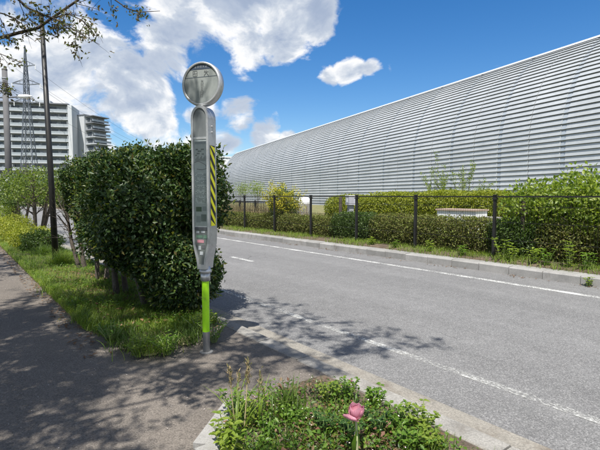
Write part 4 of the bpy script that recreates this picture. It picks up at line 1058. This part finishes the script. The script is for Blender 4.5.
def strap_clump(px, py, h, n, m, lab):
    p = G(px, py, WALK+.05); root = tag(empty('grass_clump', (p.x, p.y, WALK+.05)), lab, 'grass clump', 'grass clumps in the planting strip')
    P = np.stack([rng.normal(0, .09, n), rng.normal(0, .09, n), np.full(n, -.02)], 1)
    n = n*2; P = np.concatenate([P, P+rng.normal(0, .05, P.shape)*np.array([1, 1, 0])]); v, t = blades(P, rng.uniform(.45, 1.0, n)*h*(.62 if h < .4 else .85), .007, 1.0, 4); ob('foliage', np_mesh('foliage', v, t, M[m]), root)
    MB().lathe([(.09, -.04), (.05, .02)], 10).build('root_crown', M['drystem'], root)
strap_clump(62, 265, .55, 260, 'grass', 'arching green grass clump at the foot of the black pole')
strap_clump(45, 256, .5, 220, 'grassd', 'arching grass clump left of the black pole')
strap_clump(150, 348, .34, 150, 'grass', 'fine grass clump at the near end of the planting strip')
strap_clump(128, 342, .26, 120, 'grassd', 'dark grass clump at the rounded corner of the planting strip')
strap_clump(186, 338, .30, 140, 'grassd', 'grass clump just left of the bus stop post')
strap_clump(60, 290, .3, 140, 'grass', 'bushy grass clump on the pavement edge below the black pole')
strap_clump(90, 318, .28, 140, 'grass', 'grass clump on the pavement edge in front of the hedge')
for (px, py, h, m, lab) in ((112, 340, .2, 'weed', 'leafy weed at the left corner of the planting strip end'), (138, 352, .16, 'weed_lt', 'low weed at the very end of the planting strip'), (168, 350, .18, 'weed', 'leafy weed between the hedge end and the bus stop post'),
                            (214, 338, .2, 'weed', 'leafy weed just right of the bus stop post'), (200, 330, .22, 'weed_lt', 'leafy weed behind the bus stop post'), (76, 300, .22, 'weed_lt', 'bright weed at the edge of the pavement before the hedge')):
    p = G(px, py, WALK+.05); weed((p.x, p.y), h*.8, 16, 5, .034, .02, m, lab, group='leafy weeds in the planting strip', spread=1.1)

def seed_stalk(px, py_top, depth, lab, lean, plume):
    top = W(px, py_top, depth); base = Vector((top.x + lean, top.y - .02, WALK+.05))
    root = tag(empty('seed_stalk', base), lab, 'grass stalk', 'dry seed stalks in the foreground bed')
    t = top-base; mid = t*.5 + Vector((-lean*.15, 0, .02))
    MB().tube([(0, 0, -.04), mid, t], [.0035, .003, .002], 5).build('stem', M['drystem'] if plume > .6 else M['stem'], root)
    n = int(90*plume); q = rng.random(n)**.8; d = (t-mid).normalized()
    P = np.array([tuple(t - d*(.14*k)) for k in q]) + rng.normal(0, .006, (n, 3))
    v, tr = leaves(P, np.array(tuple(d))*1.2 + rdirs(n)*.7, rdirs(n), .026, .007); ob('seed_head', np_mesh('seed_head', v, tr, M['dry']), root)
    P = np.zeros((5, 3)); v, tr = blades(P, rng.uniform(.2, .4, 5), .009, .6, 4); ob('foliage', np_mesh('foliage', v, tr, M['grass']), root)
seed_stalk(229, 366, 2.55, 'leftmost bent seed stalk in the foreground bed', .03, .7)
seed_stalk(248, 360, 2.5, 'tallest straw coloured seed stalk in the foreground bed', -.05, 1.0)
seed_stalk(239, 372, 2.55, 'greenish seed stalk second from the left in the foreground bed', -.04, .45)
seed_stalk(260, 370, 2.6, 'rightmost thin seed stalk in the foreground bed', -.02, .5)

def tulip():
    c = W(356, 411, 2.25); root = tag(empty('tulip', (c.x, c.y, WALK+.05)), 'single pink tulip with open petals on a pale stem in the foreground', 'flower')
    m, t = mat('tulip_petal'); g = t.n('ShaderNodeNewGeometry'); w = t.n('ShaderNodeTexWave', ins={'Scale': 60.0, 'Distortion': 3.0, 'Vector': g.outputs['Position']})
    col = t.mix(w.outputs['Fac'], (.52, .16, .25), (.64, .27, .36)); col = t.mix(t.n('ShaderNodeMapRange', ins={0: g.outputs['Random Per Island'], 3: 0.0, 4: .5}).outputs[0], col, (.78, .48, .53))
    b = t.n('ShaderNodeBsdfPrincipled', ins={'Base Color': col, 'Roughness': .5}); tr = t.n('ShaderNodeBsdfTranslucent', ins={'Color': col})
    finish(t, t.n('ShaderNodeMixShader', ins={0: .4, 1: b.outputs[0], 2: tr.outputs[0]}).outputs[0])
    h = c.z-(WALK+.05)
    MB().tube([(-.01, -.03, -.05), (-.004, -.012, h*.5), (0, 0, h-.045)], [.0065, .006, .0055], 8).build('stem', plain('tulip_stem', (.36, .40, .20), .5), root, True)
    MB().tube([(-.02, -.04, -.05), (-.016, -.02, h*.4), (-.014, -.006, h-.10)], [.004, .0045, .003], 6).build('second_stem', plain('tulip_stem_pale', (.42, .40, .24), .5), root, True)
    for k in range(6):
        a = 2*math.pi*k/6 + .2; op = (.75, .9, .8, 1.75, .85, 1.0)[k]; bq = MB(); NU, NVv = 11, 14; vs = []
        for i in range(NVv):
            s = i/(NVv-1); r = .006 + .036*op*math.sin(min(1, s*1.15)*math.pi*.62)*(1 if k % 2 else .9); z = .080*s*(1.0 if op < 1.2 else .72) - .048
            wd = .044*math.sin(math.pi*(.10+.74*s))**.7*(1 if s < .8 else max(.25, math.cos((s-.8)/.2*1.35)))*(1.05 if k % 2 else .95)
            for j in range(NU):
                q = (j/(NU-1)-.5)*2; an = a + q*wd/max(r, .022)
                vs.append((math.cos(an)*(r - .006*q*q*0+.0012*math.sin(9*s+q*3)), math.sin(an)*(r+.0012*math.sin(7*s+q*4)), h + z - .006*q*q*s + .0018*math.sin(q*5+k)*s))
        bq.add(vs, [(i*NU+j, i*NU+j+1, (i+1)*NU+j+1, (i+1)*NU+j) for i in range(NVv-1) for j in range(NU-1)])
        bq.build('petal', m, root, True)
    P = np.array([[0, 0, .0], [.01, 0, 0]]); v, t2 = leaves(P, np.array([[.5, .3, 1], [-.5, -.2, 1.]]), np.array([[1, 0, .2], [-1, 0, .2]]), .22, .035, .3, .25, True)
    ob('leaf', np_mesh('leaf', v, t2, M['weed'], True), root)
tulip()
def pink_flower():
    c = W(350, 381, 3.15); root = tag(empty('pink_flower', (c.x, c.y, WALK+.05)), 'tiny magenta flower among the weeds near the kerb', 'flower')
    h = c.z-WALK-.05; MB().tube([(0, 0, -.04), (0, 0, h)], .002, 4).build('stem', M['stem'], root)
    n = 14; v, t = leaves(np.tile([[0, 0, h]], (n, 1)), rdirs(n, .3), rdirs(n, .5), .022, .013); ob('petals', np_mesh('petals', v, t, leafm('magenta_petal', [(.5, .08, .3), (.6, .15, .4)], .6, .3, (1, 1, 1))), root)
pink_flower()

# --- left distance: clipped street tree, yellow shrubs, far planting
bush('clipped_street_tree', 'bright green flat topped small tree behind the black pole', (2.15, 16.0, WALK), (.95, 1.25, .52), 1.22, 3300, .07, .042, 'mid', 8, 'tree', None, p=3.2, shell=.4, gap=.5, root_c=(2.1, 16.0, WALK), stem_r=.05)
bush('clipped_street_tree', 'second flat topped green tree further along the strip', (2.2, 20.5, WALK), (.9, 1.4, .6), 1.0, 4200, .08, .045, 'green', 7, 'tree', None, p=3.2, shell=.4, gap=.5, root_c=(2.15, 20.5, WALK), stem_r=.05)
for (x, y, rx, ry, h, m, lab) in ((1.62, 13.6, .5, .75, .55, 'clip', 'low yellow green shrub left of the black pole'), (1.55, 15.6, .5, .9, .62, 'clip', 'low golden shrub in front of the clipped street tree'), (1.6, 18.0, .5, 1.0, .7, 'clip', 'low golden shrub at the foot of the lamp post'),
                                 (1.75, 12.6, .45, .5, .5, 'green', 'dark green low shrub just left of the black pole'), (1.7, 21.5, .55, 1.4, 1.3, 'lime', 'bright green shrub at the left edge beside the lamp post'), (1.65, 25.5, .6, 1.8, 1.75, 'lime', 'taller bright green shrub at the left edge beyond the lamp post')):
    bush('low_shrub', lab, (x, y, WALK), (rx, ry, h/2), .03, int(2600+2500*h), .05, .03, m, 5, group='low shrubs along the planting strip', p=2.6, shell=.5, gap=1.0)
# trees and bushes across the road and far off, which close the view at street level
k = 0
for (px, d, h, w, m, lab) in ((14, 70, 6.0, 3.6, 'bare', 'leafless tree behind the lamp post'), (26, 66, 5.2, 3.2, 'bare', 'leafless tree right of the lamp post'), (3, 62, 5.5, 3.0, 'bare', 'leafless tree at the left edge of the picture')):
    p = W(px, 196, d); root = tag(empty('bare_tree', (p.x, p.y, 0)), lab, 'tree', 'leafless trees in front of the apartments'); random.seed(40+k); k += 1
    tubes, tips = [], []
    branchy(tubes, Vector((0, 0, 0)), Vector((0, 0, 1)), 2.6, .22, 0, tips)
    for j in range(6):
        a = j*1.05+random.random(); branchy(tubes, Vector((0, 0, 2.2)), Vector((math.cos(a), math.sin(a), 1.3)), 2.4, .12, 3, tips, .55, .2, 4, (3, 4), None, .62, 4)
    tubes_obj([x for x in tubes if len(x[0][0]) == 3], 'trunk', M['bark'], root)
for (px, d, rx, rz, m, lab) in ((62, 52, 3.4, 1.4, 'green', 'rounded tree mass across the road left of the hedge'), (40, 80, 5, 2.0, 'green', 'broad tree below the pylon'), (85, 75, 5, 2.0, 'green', 'broad dark tree behind the hedge'), (8, 90, 6, 2.0, 'clip', 'pale green trees at the left edge below the apartments'),
                               (110, 90, 7, 2.2, 'green', 'broad tree hidden behind the dark hedge'), (150, 100, 8, 2.4, 'green', 'far tree hidden behind the dark hedge middle'), (190, 105, 8, 2.2, 'green', 'far tree hidden behind the bus stop sign'), (-30, 90, 7, 2.2, 'green', 'far tree outside the left edge')):
    p = W(px, 196, d); bush('distant_tree', lab, (p.x, p.y, -.05), (rx, rx*.9, rz), .4, 2600, .28, .17, m, 5, 'tree', 'distant trees at street level', p=2.2, shell=.4, gap=.9, stem_r=.15)
def white_wall():
    a = W(-12, 196, 58); root = tag(empty('white_wall', (a.x, a.y, -.05), -YAW), 'short white wall at the left edge behind the lamp post', 'wall')
    MB().bx(-2, 2.6, 0, .3, 0, 2.6).build('body', M['white'], root); MB().bx(-2.05, 2.65, -.05, .35, 2.6, 2.7).build('coping', M['kerb2'], root)
white_wall()
